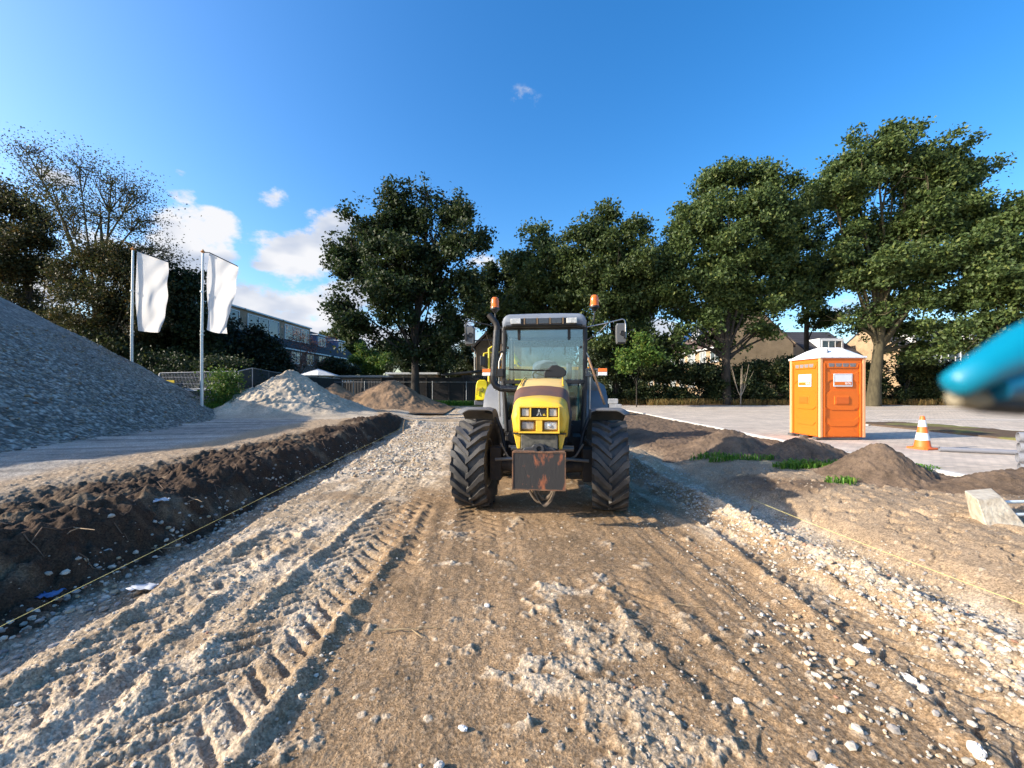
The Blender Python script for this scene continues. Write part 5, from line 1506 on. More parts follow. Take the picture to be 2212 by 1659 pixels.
# low steel barriers at the far right
for k, (x_, y_) in enumerate(((31.0, 25.2), (34.6, 25.4))):
    b_ = empty('steel_barrier', ['steel barrier on flat feet under the tip of the blue arm', 'steel barrier on flat feet nearest the right edge, under the blue arm'][k], 'barrier', (x_, y_, PZ0 if 'PZ0' in globals() else .25), .04, 'steel barriers on the far paving')
    m = MB(); m.tube([(-1.1, 0, .25), (-1.1, 0, 1.1), (1.1, 0, 1.1), (1.1, 0, .25), (-1.1, 0, .25)], .028, 8); m.build('frame', M_galv, b_, smooth=60)
    m = MB()
    for j in range(1, 16): m.tube([(-1.1 + 2.2 * j / 16, 0, .25), (-1.1 + 2.2 * j / 16, 0, 1.1)], .012, 6)
    m.build('bars', M_galv, b_)
    for s in (-1, 1):
        m = MB(); m.prism([(-.45, 0), (.45, 0), (.12, .28), (-.12, .28)], (s * .8, -.03, 0), (.8, .6, 0), (0, 0, 1), (-.05, .07, 0)); m.box((s * .8, 0, .02), (1.0, .35, .03)); m.build('foot', M_galv, b_)

# ------------------------------------------------------------------ trees
M_oak = leaf_mat('oak_leaf', (0.032, 0.055, 0.017), (0.078, 0.115, 0.031), (0.156, 0.175, 0.046))
M_oakd = leaf_mat('dark_oak_leaf', (0.016, 0.032, 0.012), (0.043, 0.068, 0.020), (0.086, 0.101, 0.029))
M_maple = leaf_mat('maple_leaf', (0.041, 0.074, 0.022), (0.101, 0.147, 0.041), (0.184, 0.212, 0.055))
M_autumn = leaf_mat('autumn_leaf', (0.025, 0.036, 0.013), (0.061, 0.061, 0.019), (0.144, 0.086, 0.022))
M_olive = leaf_mat('olive_leaf', (.035, .048, .016), (.065, .072, .022), (.12, .09, .025))
M_ever = leaf_mat('evergreen_leaf', (0.006, 0.013, 0.006), (0.013, 0.026, 0.011), (0.022, 0.036, 0.014), .15)
M_bright = leaf_mat('bright_shrub_leaf', (.05, .12, .02), (.12, .19, .03), (.22, .22, .03))
M_bush = leaf_mat('bush_leaf', (0.013, 0.026, 0.009), (0.032, 0.050, 0.016), (0.072, 0.079, 0.022))
M_hedge = leaf_mat('hedge_leaf', (0.013, 0.026, 0.009), (0.038, 0.058, 0.018), (0.120, 0.110, 0.032))
M_brownl = leaf_mat('brown_dry_leaf', (.09, .045, .035), (.15, .08, .06), (.2, .1, .06))
M_bark = mat('bark', (.05, .040, .030), .95, noise=.5, nscale=9, bump=.8, bscale=22, stretch=(1, 1, .25))
M_barkg = mat('mossy_bark', (.095, .078, .042), .95, noise=.5, nscale=7, bump=.8, bscale=22, stretch=(1, 1, .3))

def leaves_np(r, C, Rr, n, size, flat=.8, shell=.35, clump=.28):
    """leaf diamonds around blob centres C (k,3) with radii Rr (k,3)"""
    k = len(C)
    vol = (Rr[:, 0] * Rr[:, 2]) ** 1.0
    pr_ = vol / vol.sum()
    nc = max(1, n // 9)
    bi = r.choice(k, nc, p=pr_)
    d = r.randn(nc, 3); d /= np.linalg.norm(d, axis=1)[:, None]
    rad = shell + (1 - shell) * r.rand(nc) ** .55
    rad = rad * (1 + .22 * np.sin(d[:, 0] * 7 + bi) * np.cos(d[:, 2] * 6 + bi * 2))
    cen = C[bi] + d * Rr[bi] * rad[:, None]
    hole = vn(cen[:, 0] * .75 + cen[:, 2] * .45 + 31, cen[:, 2] * .8 + cen[:, 1] * .45 + 57) * .6 + .4 * vn(cen[:, 0] * 1.7 + 9, cen[:, 2] * 1.7 + cen[:, 1] + 70)
    cen = cen[hole > np.quantile(hole, .20)]; nc = len(cen); d = cen * 0 + r.randn(nc, 3) * .6 + np.array([0, 0, .3])
    m_ = 9
    p = cen[:, None, :] + r.randn(nc, m_, 3) * clump * np.array([1, 1, .65])
    p = p.reshape(-1, 3); N = len(p)
    nn = np.repeat(d, m_, 0) * .5 + r.randn(N, 3) * .75 + np.array([0, 0, .35]); nn /= np.linalg.norm(nn, axis=1)[:, None]
    t = r.randn(N, 3); t -= nn * (t * nn).sum(1)[:, None]; t /= np.linalg.norm(t, axis=1)[:, None]
    b = np.cross(nn, t)
    s = size * r.uniform(.6, 1.35, N)[:, None]
    v0 = p - t * s; v1 = p - b * s * .62 + nn * s * .12; v2 = p + t * s; v3 = p + b * s * .62 + nn * s * .12
    V = np.stack([v0, v1, v2, v3], 1).reshape(-1, 3)
    Fa = (np.arange(N) * 4)[:, None] + np.array([[0, 1, 2, 3]])
    return V, Fa

def tree(name, lab, px, pyb, y, blobs, trunk_r, leafmat, n, size=.15, fork=None, bark=None, lean=0, group=None, cat='tree', twigs=5, seed=1, shell=.3, clump=.26, trunk=True, ground_z=None, tr2=True, lump=1.0, lr=(.24, .46)):
    """blobs: (px, py, rx_px, ry_px, dy) at the tree's own distance y"""
    r = np.random.RandomState(seed); rr = random.Random(seed)
    bx, _, bz = P(px, pyb, y)
    if ground_z is None: ground_z = gz(bx, y) - .1
    t_ = empty(name, lab, cat, (bx, y, ground_z), 0, group)
    base = Vector((bx, y, ground_z))
    C = []; Rr = []
    for (qx, qy, rx, ry, dy) in blobs:
        c = Vector(P(qx, qy, y)) ; c.y += dy
        a, b = rx / F * y, ry / F * y
        C.append(tuple(c - base)); Rr.append((a, max(a, b) * .95, b))
    C = np.array(C); Rr = np.array(Rr)
    top = C[:, 2].max()
    # every blob is broken into smaller lumps so the outline stays uneven
    C2 = []; R2 = []
    for c, q in zip(C, Rr):
        k = max(4, int((6 + q[0] * q[2] * 2.2) * lump))
        for _ in range(k):
            d = r.randn(3); d /= np.linalg.norm(d)
            f_ = r.uniform(.15, .92)
            C2.append(c + d * q * f_); R2.append(q * r.uniform(*lr) * r.uniform(.7, 1.25, 3))
            if r.rand() < .75:
                d = r.randn(3) + np.array([0, -.1, .35]); d /= np.linalg.norm(d)
                C2.append(c + d * q * r.uniform(.9, 1.34)); R2.append(q * r.uniform(.09, .22) * r.uniform(.6, 1.5, 3) * np.array([1, 1, 1.5]))
    C2 = np.array(C2); R2 = np.maximum(np.array(R2), .22)
    V, Fa = leaves_np(r, C2, R2, int(n * 2.3), size * .93, shell=shell * .3, clump=clump * 1.15)
    np_mesh('crown', V, Fa, leafmat, False, parent=t_)
    m = MB()
    fz = fork if fork else top * .38
    tips = []
    if trunk:
        th = Vector((lean * fz, 0, fz))
        lead = Vector((float(C[:, 0].mean()) * .5 + th.x * .5, float(C[:, 1].mean()), top * .78))
        path = [Vector((0, 0, -.1)), Vector((lean * fz * .3, 0, fz * .35)), Vector((lean * fz * .75, 0, fz * .75)), th, (th * .45 + lead * .55) + Vector((.2, 0, 0)), lead]
        m.tube(path, [trunk_r * 1.35, trunk_r, trunk_r * .85, trunk_r * .78, trunk_r * .35, trunk_r * .08], 12)
        stem = [path[2], path[3], path[4]]
    else:
        stem = [Vector((0, 0, 0)), Vector((0, 0, .5)), Vector((0, 0, 1))]
    order = list(range(len(C)))
    for i in order:
        c = Vector(C[i]); q = Rr[i]
        s0 = stem[0] + (stem[1] - stem[0]) * rr.random() if rr.random() < .6 else stem[1] + (stem[2] - stem[1]) * rr.random() * .8
        if s0.z > c.z - .3 and trunk: s0 = stem[0] + (stem[1] - stem[0]) * rr.random() * .5
        mid = s0 * .5 + c * .5 + Vector((rr.uniform(-.4, .4), rr.uniform(-.4, .4), rr.uniform(-.2, .6)))
        br = trunk_r * rr.uniform(.26, .42) if trunk else .05
        m.tube([s0, mid, c], [br, br * .6, br * .28], 7, caps=False)
        for k in range(twigs):
            d = Vector(r.randn(3)).normalized(); d.z = abs(d.z) * .8 if rr.random() < .7 else d.z
            e = c + Vector((d.x * q[0], d.y * q[1], d.z * q[2])) * rr.uniform(.6, 1.02)
            st = mid * .4 + c * .6 if rr.random() < .4 else c
            mm = (st + e) / 2 + Vector(r.randn(3)) * .15 * q[0]
            m.tube([st, mm, e], [br * .3, br * .2, .012], 5, caps=False)
            if tr2:
                for _ in range(2):
                    e2 = mm + (e - mm) * rr.uniform(.2, .8) + Vector(r.randn(3)) * .28 * float(q.mean())
                    m.tube([mm + (e - mm) * .2, e2], [br * .16, .008], 4, caps=False)
    m.build('trunk', bark or M_bark, t_, smooth=70)
    return t_

TG = 'tall trees along the far side of the site'
tree('oak_tree', 'big free-standing dark green oak left of the tractor', 897, 862, 34, [
    (870, 440, 42, 42, 0), (925, 425, 36, 26, 0), (810, 500, 52, 48, 0), (760, 545, 40, 46, .5), (735, 575, 30, 36, 0), (950, 470, 46, 50, 0), (1002, 475, 18, 42, 0), (1040, 520, 24, 28, 0), (985, 540, 50, 46, -1), (870, 540, 62, 58, -1),
    (800, 600, 60, 42, 0), (745, 650, 34, 34, 0), (780, 690, 56, 44, -1), (860, 650, 60, 52, -1.5), (930, 620, 60, 52, 1), (1000, 610, 46, 40, 0), (980, 690, 52, 40, 0), (1020, 660, 30, 34, 0), (900, 720, 56, 36, 1.5), (745, 715, 30, 30, 1), (960, 735, 40, 26, -1), (850, 590, 60, 50, 1), (870, 760, 46, 22, 0), (840, 720, 40, 30, 1), (930, 770, 40, 20, 0), (920, 560, 50, 50, 1), (880, 480, 50, 40, 1)],
     .34, M_oakd, 42000, .15, fork=4.2, seed=3, group=TG)
tree('oak_tree', 'dark lower oak in the gap behind the left orange beacon', 1075, 850, 41, [
    (1060, 620, 40, 42, 0), (1110, 590, 36, 40, 0), (1080, 670, 60, 40, 0), (1040, 690, 36, 40, 0), (1130, 650, 50, 46, 0)], .3, M_oakd, 15000, .17, fork=5, seed=5, group=TG)
tree('oak_tree', 'mid-green oak directly above the tractor cab', 1180, 860, 37, [
    (1165, 520, 40, 26, 0), (1140, 560, 36, 40, 0), (1200, 560, 46, 46, 0), (1180, 620, 66, 50, -1), (1130, 650, 44, 40, 0), (1230, 650, 50, 46, -1), (1220, 590, 40, 40, 0), (1180, 700, 60, 40, 0), (1110, 700, 40, 30, 0), (1250, 730, 50, 36, 0)], .3, M_oak, 24000, .15, fork=5, seed=7, group=TG)
tree('oak_tree', 'twin-topped olive green oak right of the cab roof', 1330, 862, 34, [
    (1315, 470, 36, 30, 0), (1290, 510, 46, 34, 0), (1360, 500, 34, 40, 0), (1240, 545, 40, 34, 0), (1330, 570, 66, 52, -1), (1270, 610, 50, 48, -1), (1390, 600, 44, 50, 0), (1310, 670, 60, 44, -1), (1400, 670, 44, 44, 0), (1360, 720, 50, 30, 0), (1250, 680, 40, 40, .5), (1300, 745, 60, 34, .5), (1410, 750, 44, 36, 0), (1350, 640, 60, 50, .5), (1420, 620, 40, 60, .5)], .3, M_oak, 36000, .145, fork=3.6, seed=9, group=TG)
tree('oak_tree', 'tall rounded oak whose trunk stands before the tan gable', 1568, 868, 33, [
    (1600, 385, 48, 36, 0), (1640, 400, 30, 34, 0), (1550, 400, 40, 34, 0), (1530, 450, 50, 44, 0), (1620, 460, 66, 52, -1), (1560, 520, 66, 56, -1.5), (1490, 500, 40, 50, 0), (1680, 480, 36, 60, 0), (1460, 570, 46, 50, 0), (1640, 560, 62, 52, -.5),
    (1520, 610, 70, 52, -1), (1610, 640, 66, 46, 0), (1460, 650, 50, 46, 0), (1700, 570, 50, 60, .5), (1690, 650, 44, 34, 0), (1560, 690, 66, 34, .5), (1480, 720, 44, 30, 0), (1640, 710, 30, 18, 0), (1500, 680, 60, 46, .5), (1450, 750, 44, 30, 0), (1545, 740, 56, 24, .6), (1690, 715, 40, 20, .5), (1570, 600, 60, 50, 1), (1430, 620, 36, 60, .4), (1740, 620, 40, 50, .5)], .36, M_maple, 60000, .14, fork=4.3, seed=11, group=TG)
tree('maple_tree', 'slim dark tree between the tall oak and the leaning maple', 1742, 862, 38, [
    (1745, 440, 34, 34, 0), (1720, 500, 34, 46, 0), (1780, 500, 24, 40, 0), (1750, 580, 50, 40, 0), (1720, 640, 40, 40, 0), (1790, 600, 30, 40, 0), (1775, 690, 40, 20, 0)], .24, M_oak, 16000, .16, fork=7, seed=13, group=TG)
tree('maple_tree', 'tallest maple with a leaning trunk right of the toilet cabin', 1885, 872, 31.5, [
    (1890, 300, 40, 24, 0), (1960, 310, 50, 28, 0), (1840, 345, 44, 40, 0), (1920, 370, 66, 50, 0), (2010, 350, 56, 44, 0), (1990, 420, 66, 50, 0), (2070, 400, 50, 40, 0), (2110, 370, 34, 20, 0), (1840, 430, 50, 54, 0), (1800, 420, 34, 46, 0),
    (1880, 500, 44, 36, 1), (1950, 500, 60, 44, -1), (2050, 480, 60, 44, -1), (1830, 540, 40, 40, 0), (1910, 590, 60, 40, -1), (1990, 570, 66, 46, -1.5), (2060, 560, 50, 44, 0), (1850, 620, 44, 36, 0), (1960, 650, 70, 40, -1), (2040, 650, 60, 44, -1), (1880, 680, 50, 22, 0), (2000, 710, 56, 22, 0), (1930, 700, 70, 30, .8), (1820, 690, 40, 26, 0), (2050, 730, 60, 40, .4), (1990, 760, 50, 20, .4), (1950, 540, 60, 50, 1), (1860, 570, 50, 40, .6), (2100, 480, 40, 60, 0)],
     .40, M_maple, 66000, .135, fork=5.2, lean=.10, bark=M_barkg, seed=17, group=TG)
tree('maple_tree', 'broad maple whose crown runs out of the right edge', 2190, 872, 29, [
    (2190, 470, 60, 36, 0), (2140, 520, 56, 50, 0), (2230, 540, 70, 50, 0), (2110, 600, 50, 50, -.5), (2190, 620, 80, 56, -1), (2290, 600, 70, 60, 0), (2130, 690, 60, 40, -.5), (2220, 700, 70, 44, 0), (2080, 740, 40, 24, 0), (2180, 770, 60, 30, 0)], .3, M_maple, 40000, .14, fork=3, bark=M_barkg, seed=19, group=TG)
tree('maple_tree', 'unseen neighbour maple just past the right edge', 2420, 872, 30, [(2400, 560, 100, 90, 0), (2460, 690, 90, 70, 0)], .3, M_maple, 9000, .2, fork=3, seed=20, group=TG)
# left side
LG = 'trees and bushes behind the gravel pile'
tree('autumn_tree', 'brownish half-evergreen tree at the left edge', 60, 850, 27, [
    (20, 430, 40, 40, 0), (60, 460, 50, 44, 0), (10, 500, 50, 50, 0), (90, 520, 50, 40, 0), (40, 570, 70, 50, -1), (100, 610, 50, 50, 0), (10, 640, 60, 50, 0), (70, 680, 70, 46, 0), (130, 690, 40, 44, .5), (-60, 560, 60, 90, 0), (20, 740, 70, 40, 0)],
     .28, M_autumn, 42000, .085, fork=4, seed=23, group=LG, shell=.2)
tree('sparse_tree', 'windblown nearly leafless tree rising behind the left flag', 215, 850, 26, [
    (60, 330, 46, 22, 0), (110, 400, 44, 40, 0), (170, 360, 34, 44, 0), (240, 400, 44, 40, 0), (290, 420, 34, 36, 0), (220, 470, 60, 44, 0), (300, 480, 44, 40, 0), (150, 470, 44, 50, 0), (330, 540, 36, 40, 0), (350, 560, 44, 16, 0)],
     .30, M_olive, 6200, .062, fork=6.0, seed=25, group=LG, twigs=22, shell=.2, clump=.55, lump=1.6, lr=(.1, .5), lean=-.02, bark=M_barkg)
tree('autumn_tree', 'olive and rust coloured tree around the twin trunks left of the left flag', 240, 850, 25, [
    (200, 560, 60, 46, 0), (260, 580, 50, 46, 0), (150, 620, 50, 46, 0), (230, 640, 70, 50, 0), (300, 620, 40, 46, 0), (330, 690, 40, 40, 0), (190, 700, 60, 40, 0), (260, 740, 60, 34, 0), (340, 640, 30, 40, 0)],
     .2, M_autumn, 30000, .08, fork=4, seed=27, group=LG, bark=M_barkg, shell=.15)
tree('bush', 'yellowish bush right above the gravel pile slope', 235, 840, 24, [(230, 770, 50, 34, 0), (270, 790, 40, 30, 0), (190, 760, 40, 30, 0), (310, 800, 34, 26, 0)], .06, M_olive, 9000, .10, seed=29, group=LG, cat='bush', trunk=False)
tree('oak_tree', 'dark green tree between the two flags', 385, 850, 27, [
    (400, 610, 40, 34, 0), (375, 640, 36, 34, 0), (350, 600, 30, 24, 0), (420, 650, 30, 34, 0), (390, 700, 50, 44, 0), (350, 720, 40, 40, 0), (430, 720, 44, 44, 0), (370, 770, 50, 34, 0), (430, 780, 40, 30, 0)], .2, M_bush, 19000, .12, fork=3, seed=31, group=LG)
tree('evergreen', 'dense blackish evergreen right of the right flag', 540, 850, 30, [
    (490, 700, 20, 26, 0), (480, 730, 30, 40, 0), (535, 745, 34, 34, 0), (560, 765, 36, 34, 0), (580, 785, 28, 24, 0), (500, 770, 50, 36, 0), (565, 795, 40, 24, 0), (600, 800, 20, 16, 0), (460, 770, 30, 40, 0)], .2, M_ever, 24000, .12, fork=1, seed=33, group=LG, shell=.1)
tree('hedge', 'ragged green climber hedge on top of the mesh fence', 420, 840, 23.6, [(350, 790, 30, 22, 0), (390, 800, 30, 26, 0), (430, 800, 30, 26, 0), (480, 805, 30, 28, 0), (520, 815, 26, 34, 0), (370, 835, 40, 34, .4), (450, 840, 50, 34, .4), (300, 830, 40, 40, 1)], .04, M_bush, 15000, .08, seed=35, group=LG, cat='hedge', trunk=False)
tree('bush', 'light green slender shrub in front of the mesh fence', 488, 878, 21.0, [(488, 818, 12, 18, 0), (486, 845, 14, 22, 0), (488, 868, 12, 14, 0)], .03, M_bright, 2600, .06, seed=36, group=LG, cat='bush', trunk=False)
tree('bare_tree', 'reddish brown dry-leaved tree in front of the left houses', 648, 840, 40, [
    (640, 735, 40, 26, 0), (680, 745, 34, 24, 0), (620, 770, 30, 26, 0), (660, 780, 36, 26, 0)], .14, M_brownl, 1500, .07, fork=2.6, seed=37, group=LG, twigs=14, bark=mat('reddish_bark', (.13, .08, .065), .9))
tree('bush', 'dark shrub in front of the end house of the left row', 735, 830, 44, [(715, 795, 34, 14, 0), (745, 798, 22, 12, 0)], .05, M_bush, 6000, .13, seed=39, group=LG, cat='bush', trunk=False)
BG = 'greenery of the back gardens'
tree('bush', 'yellow-green shrub at the end of the left row of houses', 790, 830, 48, [(785, 770, 26, 22, 0), (800, 790, 30, 20, 0)], .05, M_bright, 5000, .14, seed=41, group=BG, cat='bush', trunk=False)
tree('bush', 'bright green rounded shrub left of the oak trunk', 830, 830, 47, [(830, 785, 26, 16, 0), (815, 795, 20, 14, 0)], .05, M_bright, 4000, .13, seed=43, group=BG, cat='bush', trunk=False)
tree('garden_tree', 'distant green tree above the end of the left row', 735, 830, 82, [(730, 735, 36, 24, 0), (700, 745, 26, 16, 0), (760, 750, 26, 22, 0), (750, 720, 20, 14, 0)], .3, M_oak, 8000, .28, fork=5, seed=45, group=BG)
tree('garden_tree', 'distant mid-green tree in the gap left of the oak trunk', 845, 830, 60, [(850, 755, 30, 20, 0), (880, 770, 36, 22, 0), (820, 765, 22, 14, 0)], .3, M_oak, 7000, .2, fork=3, seed=47, group=BG)
tree('conifer', 'dark pointed tree right of the oak trunk', 960, 830, 52, [(958, 735, 22, 26, 0), (950, 765, 34, 26, 0), (975, 780, 30, 22, 0), (930, 790, 26, 22, 0), (940, 750, 24, 26, 0)], .25, M_bush, 9500, .16, fork=2, seed=49, group=BG)
tree('bush', 'dark bushes around the foot of the big oak', 905, 830, 45, [(880, 790, 30, 20, 0), (920, 795, 30, 20, 0), (1000, 800, 22, 16, 0)], .05, M_bush, 6500, .14, seed=51, group=BG, cat='bush', trunk=False)
tree('garden_tree', 'small green tree right of the conifer, beside the brick house', 1008, 830, 56, [(1010, 765, 18, 20, 0), (1000, 785, 22, 18, 0)], .2, M_bush, 3500, .16, fork=2, seed=53, group=BG)
# hedge on the right
HG = 'overgrown hedge along the far kerb'
hl = ['hedge shrub with bright leaves right behind the tractor mirror', 'dark hedge shrub in front of the solar panels', 'dark hedge shrub left of the oak trunk in front of the tan gable', 'dark hedge shrub right of the oak trunk', 'hedge shrub just left of the toilet cabin', 'hedge shrub between toilet cabin and maple trunk', 'hedge shrub right of the maple trunk', 'dark hedge shrub below the blue arm']
for i, (x0, hh) in enumerate(((1330, 88), (1410, 84), (1490, 92), (1590, 66), (1680, 70), (1820, 60), (1950, 66), (2060, 60))):
    rr = random.Random(60 + i); bl = []
    wd2 = 62 if i < 5 else 80
    for k in range(9):
        bl.append((x0 + rr.uniform(-wd2, wd2), 862 - hh * rr.uniform(.15, 1.2), rr.uniform(20, 38), rr.uniform(14, 26), rr.uniform(-.3, 1.2)))
    for k in range(4): bl.append((x0 + (k - 1.5) * 34, 858, 30, 16, .4))
    tree('hedge_shrub', hl[i], x0, 870, 33.5, bl, .06, M_hedge, 15000 if i < 5 else 11000, .10, seed=60 + i, group=HG, cat='hedge', trunk=False, twigs=2, clump=.2)
tree('sapling', 'light green young tree beside the right tractor mirror', 1375, 868, 30, [(1385, 745, 22, 16, 0), (1365, 770, 22, 18, 0), (1400, 775, 20, 16, 0), (1350, 790, 16, 14, 0)], .04, M_bright, 2600, .11, fork=2, seed=71, group=HG)
m = MB(); rr = random.Random(5)
b0 = Vector((0, 0, 0)); tops = []
for k in range(5):
    a = rr.uniform(-.5, .5); e = Vector((a * 1.6, rr.uniform(-.3, .3), 2.4 + rr.random() * .8)); mdp = Vector((a * .5, 0, 1.1))
    m.tube([b0, Vector((0, 0, .7)), mdp, e], [.05, .045, .03, .01], 6)
    m.tube([mdp, e + Vector((.4 * a + .2, 0, -.5))], [.02, .006], 5)
o = m.build('bare_sapling', mat('pale_bark', (.33, .27, .20), .9, noise=.3), smooth=70, loc=(P(1597, 868, 31.9)[0], 31.9, .3)); o.location.x = P(1600, 868, 31.9)[0]; tag(o, 'leafless pale sapling in front of the hedge, left of the oak trunk', 'sapling')
# dark mass of planting that closes the view behind the hedge
def far_wood(x0, x1, y, h, lab, seed, n=16000, mt=None):
    r = np.random.RandomState(seed); k = 26
    C = np.stack([r.uniform(x0, x1, k), y + r.uniform(-2, 2, k), r.uniform(.5, h * .8, k)], -1); Rr = np.stack([r.uniform(1.8, 3.5, k), r.uniform(1, 2, k), r.uniform(.8, h * .4, k)], -1)
    V, Fa = leaves_np(r, C, Rr, n, .26, shell=.1, clump=.4); o = np_mesh('distant_trees', V, Fa, mt or M_ever, False); tag(o, lab, 'trees', kind='stuff')
far_wood(-60, -20, 33, 5.5, 'dark undergrowth filling the view behind the gravel pile', 80, 26000)
far_wood(33, 75, 36, 4.0, 'dark undergrowth behind the hedge on the far right', 81, 24000)
far_wood(-60, 60, 110, 9, 'distant belt of trees on the horizon', 82, 16000, M_oakd)
far_wood(60, 140, 70, 9, 'distant belt of trees on the far right horizon', 83, 12000, M_oakd)
far_wood(-140, -45, 60, 9, 'distant belt of trees on the far left horizon', 84, 16000, M_oakd)
# ------------------------------------------------------------------ toilet cabin
PZ = .246
M_to = mat('orange_polyethylene', (.80, .165, .012), .45, noise=.06, nscale=2, bump=.05, bscale=20, spec=.4)
M_tl = mat('light_orange_edge', (.85, .40, .18), .5, noise=.06)
M_tw = mat('white_polyethylene', (.80, .80, .80), .42, noise=.05, nscale=2, spec=.4)
M_tg = mat('grey_vent_mesh', (.26, .24, .24), .8, noise=.4, nscale=60)
M_skid = mat('dark_grey_skid', (.10, .10, .10), .7, noise=.3)
cab = empty('toilet_cabin', 'orange portable toilet cabin with a white domed roof on the paving', 'toilet cabin', (8.12, 10.98, PZ))
W = 1.2; D_ = 1.2; H0 = .07; H1 = 2.17
# local x 0..1.2 right, y 0..1.2 away
m = MB(); m.box((.6, .6, (H0 + H1) / 2), (W - .06, D_ - .06, H1 - H0)); body = m.build('body', M_to, cab, bevel=.01)
m = MB()
for (x_, y_) in ((.035, .035), (W - .035, .035), (.035, D_ - .035), (W - .035, D_ - .035)):
    m = MB(); m.box((x_, y_, (H0 + H1) / 2), (.075, .075, H1 - H0 + .004)); m.build('corner_profile', M_tl, cab, bevel=.012, seg=3)
def face(O, ux, nm, door):
    """relief of one wall: O = lower left corner, ux along the wall, nm outward"""
    O = Vector(O); ux = Vector(ux); nm = Vector(nm); uz = Vector((0, 0, 1))
    def bx(x0, x1, z0, z1, d, mb, off=0.0):
        c = O + ux * (x0 + x1) / 2 + uz * (z0 + z1) / 2 + nm * (off + d / 2)
        ex = abs(ux.x) * (x1 - x0) + abs(nm.x) * d; ey = abs(ux.y) * (x1 - x0) + abs(nm.y) * d
        mb.box(tuple(c), (ex, ey, z1 - z0))
    def pr(poly, d, mb, off=0.0):
        mb.prism(poly, tuple(O + nm * off), tuple(ux), tuple(uz), tuple(nm * d))
    b = MB()
    # rails left and right
    bx(.10, .145, .08, 2.04, .030, b); bx(W - .145, W - .10, .08, 2.04, .030, b)
    bx(.10, W - .10, 2.05, 2.09, .02, b)
    # raised shapes with cut corners
    pr([(.17, .16), (.30, .27), (.90, .27), (1.03, .16), (1.03, .10), (.17, .10)], .012, b)
    pr([(.165, .62), (.30, .53), (.90, .53), (1.035, .62), (1.035, .47), (.90, .36), (.30, .36), (.165, .47)], .016, b)
    pr([(.165, 1.22), (.30, 1.30), (.90, 1.30), (1.035, 1.22), (1.035, .87), (.90, .79), (.30, .79), (.165, .87)], .018, b)
    pr([(.165, 1.48), (.30, 1.58), (.90, 1.58), (1.035, 1.48), (1.035, 1.82), (.90, 1.74 + .02), (.30, 1.76), (.165, 1.86)], .014, b)
    b.build('wall_relief', M_to, body, bevel=.008, seg=2)
    b = MB(); 
    bx(.38, .78, .93, 1.16, .030, b, .0); b.build('wall_relief', M_to, body, bevel=.012, seg=2)
    b = MB(); bx(.41, .75, .96, 1.13, .010, b, .0305); b.build('recess_panel', mat('deep_orange', (.70, .13, .01), .5), body)
    # vents
    b = MB()
    pr([(.20, 1.90), (1.0, 1.90), (1.06, 2.05), (.14, 2.05)], .022, b); b.build('vent_frame', M_to, body, bevel=.008)
    for k in range(4):
        b = MB(); x0 = .24 + .185 * k
        pr([(x0 + .005, 1.935), (x0 + .135, 1.935), (x0 + .16 - .01 * (3 - k) * .5, 2.025), (x0 - .01, 2.025)], .004, b, .0225); b.build('vent', M_tg, body)
    b = MB(); bx(.36, .86, 1.41, 1.75, .010, b, .016); sg = b.build('sign_plate', M_tw, body, bevel=.006)
    b = MB(); bx(.385, .835, 1.45, 1.535, .003, b, .0262); b.build('sign_band', mat('orange_print', (.75, .17, .01), .5), sg)
    b = MB()
    for (x0, x1, z0, z1) in ((.380, .840, 1.728, 1.732), (.380, .840, 1.443, 1.447), (.380, .384, 1.447, 1.728), (.836, .840, 1.447, 1.728)): bx(x0, x1, z0, z1, .002, b, .0262)
    b.build('sign_outline', mat('grey_print', (.2, .2, .2), .5), sg)
    fc = bpy.data.curves.new('rental_text', 'FONT'); fc.body = 'RENTAL'; fc.size = .075; fc.extrude = .001; fc.offset = .0012
    fo = bpy.data.objects.new('tmp', fc); col.objects.link(fo)
    dgp = bpy.context.evaluated_depsgraph_get(); me = bpy.data.meshes.new_from_object(fo.evaluated_get(dgp)); bpy.data.objects.remove(fo)
    to = bpy.data.objects.new('sign_lettering', me); me.materials.clear(); me.materials.append(M_tw); col.objects.link(to); to.parent = sg
    xs_ = [v_.co.x for v_ in me.vertices]; wd_ = max(xs_) - min(xs_)
    p = O + ux * (.815 - .155) + uz * 1.466 + nm * .0305
    rot = Matrix((ux, uz, nm)).transposed().to_4x4()
    to.matrix_local = Matrix.Translation(p) @ rot @ Matrix.Scale(.155 / wd_, 4, (1, 0, 0))
    b = MB()
    for k in range(5):
        c = O + ux * (.14 + .23 * k) + uz * .10 + nm * .002
        b.lathe([(.012, 0), (.010, .006), (0, .008)], 8, Matrix.Translation(c) @ nm.to_track_quat('Z', 'Y').to_matrix().to_4x4())
    b.build('rivets', M_tl, body)
face((0, .03, 0), (1, 0, 0), (0, -1, 0), True)
face((.03, D_, 0), (0, -1, 0), (-1, 0, 0), False)
# roof
m = MB(); m.box((.6, .6, H1 + .018), (W + .05, D_ + .05, .055)); rf = m.build('roof_rim', M_tw, cab, bevel=.012, seg=3)
secs = []
nx = 40; v = []; f = []
for j in range(nx + 1):
    for i in range(nx + 1):
        a = -1 + 2 * i / nx; b_ = -1 + 2 * j / nx
        h = .27 * (1 - abs(a) ** 2.4) ** .9 * (1 - abs(b_) ** 3.2) ** .8
        rib = max(0, math.sin((i / nx) * PI * 7)) ** 3 * .016 if (abs(a) > .12) else 0
        h += rib * min(1, (1 - abs(b_)) * 4) * min(1, (1 - abs(a)) * 5)
        v.append((.6 + a * .60, .6 + b_ * .60, H1 + .042 + h))
for j in range(nx):
    for i in range(nx):
        f.append((j * (nx + 1) + i, j * (nx + 1) + i + 1, (j + 1) * (nx + 1) + i + 1, (j + 1) * (nx + 1) + i))
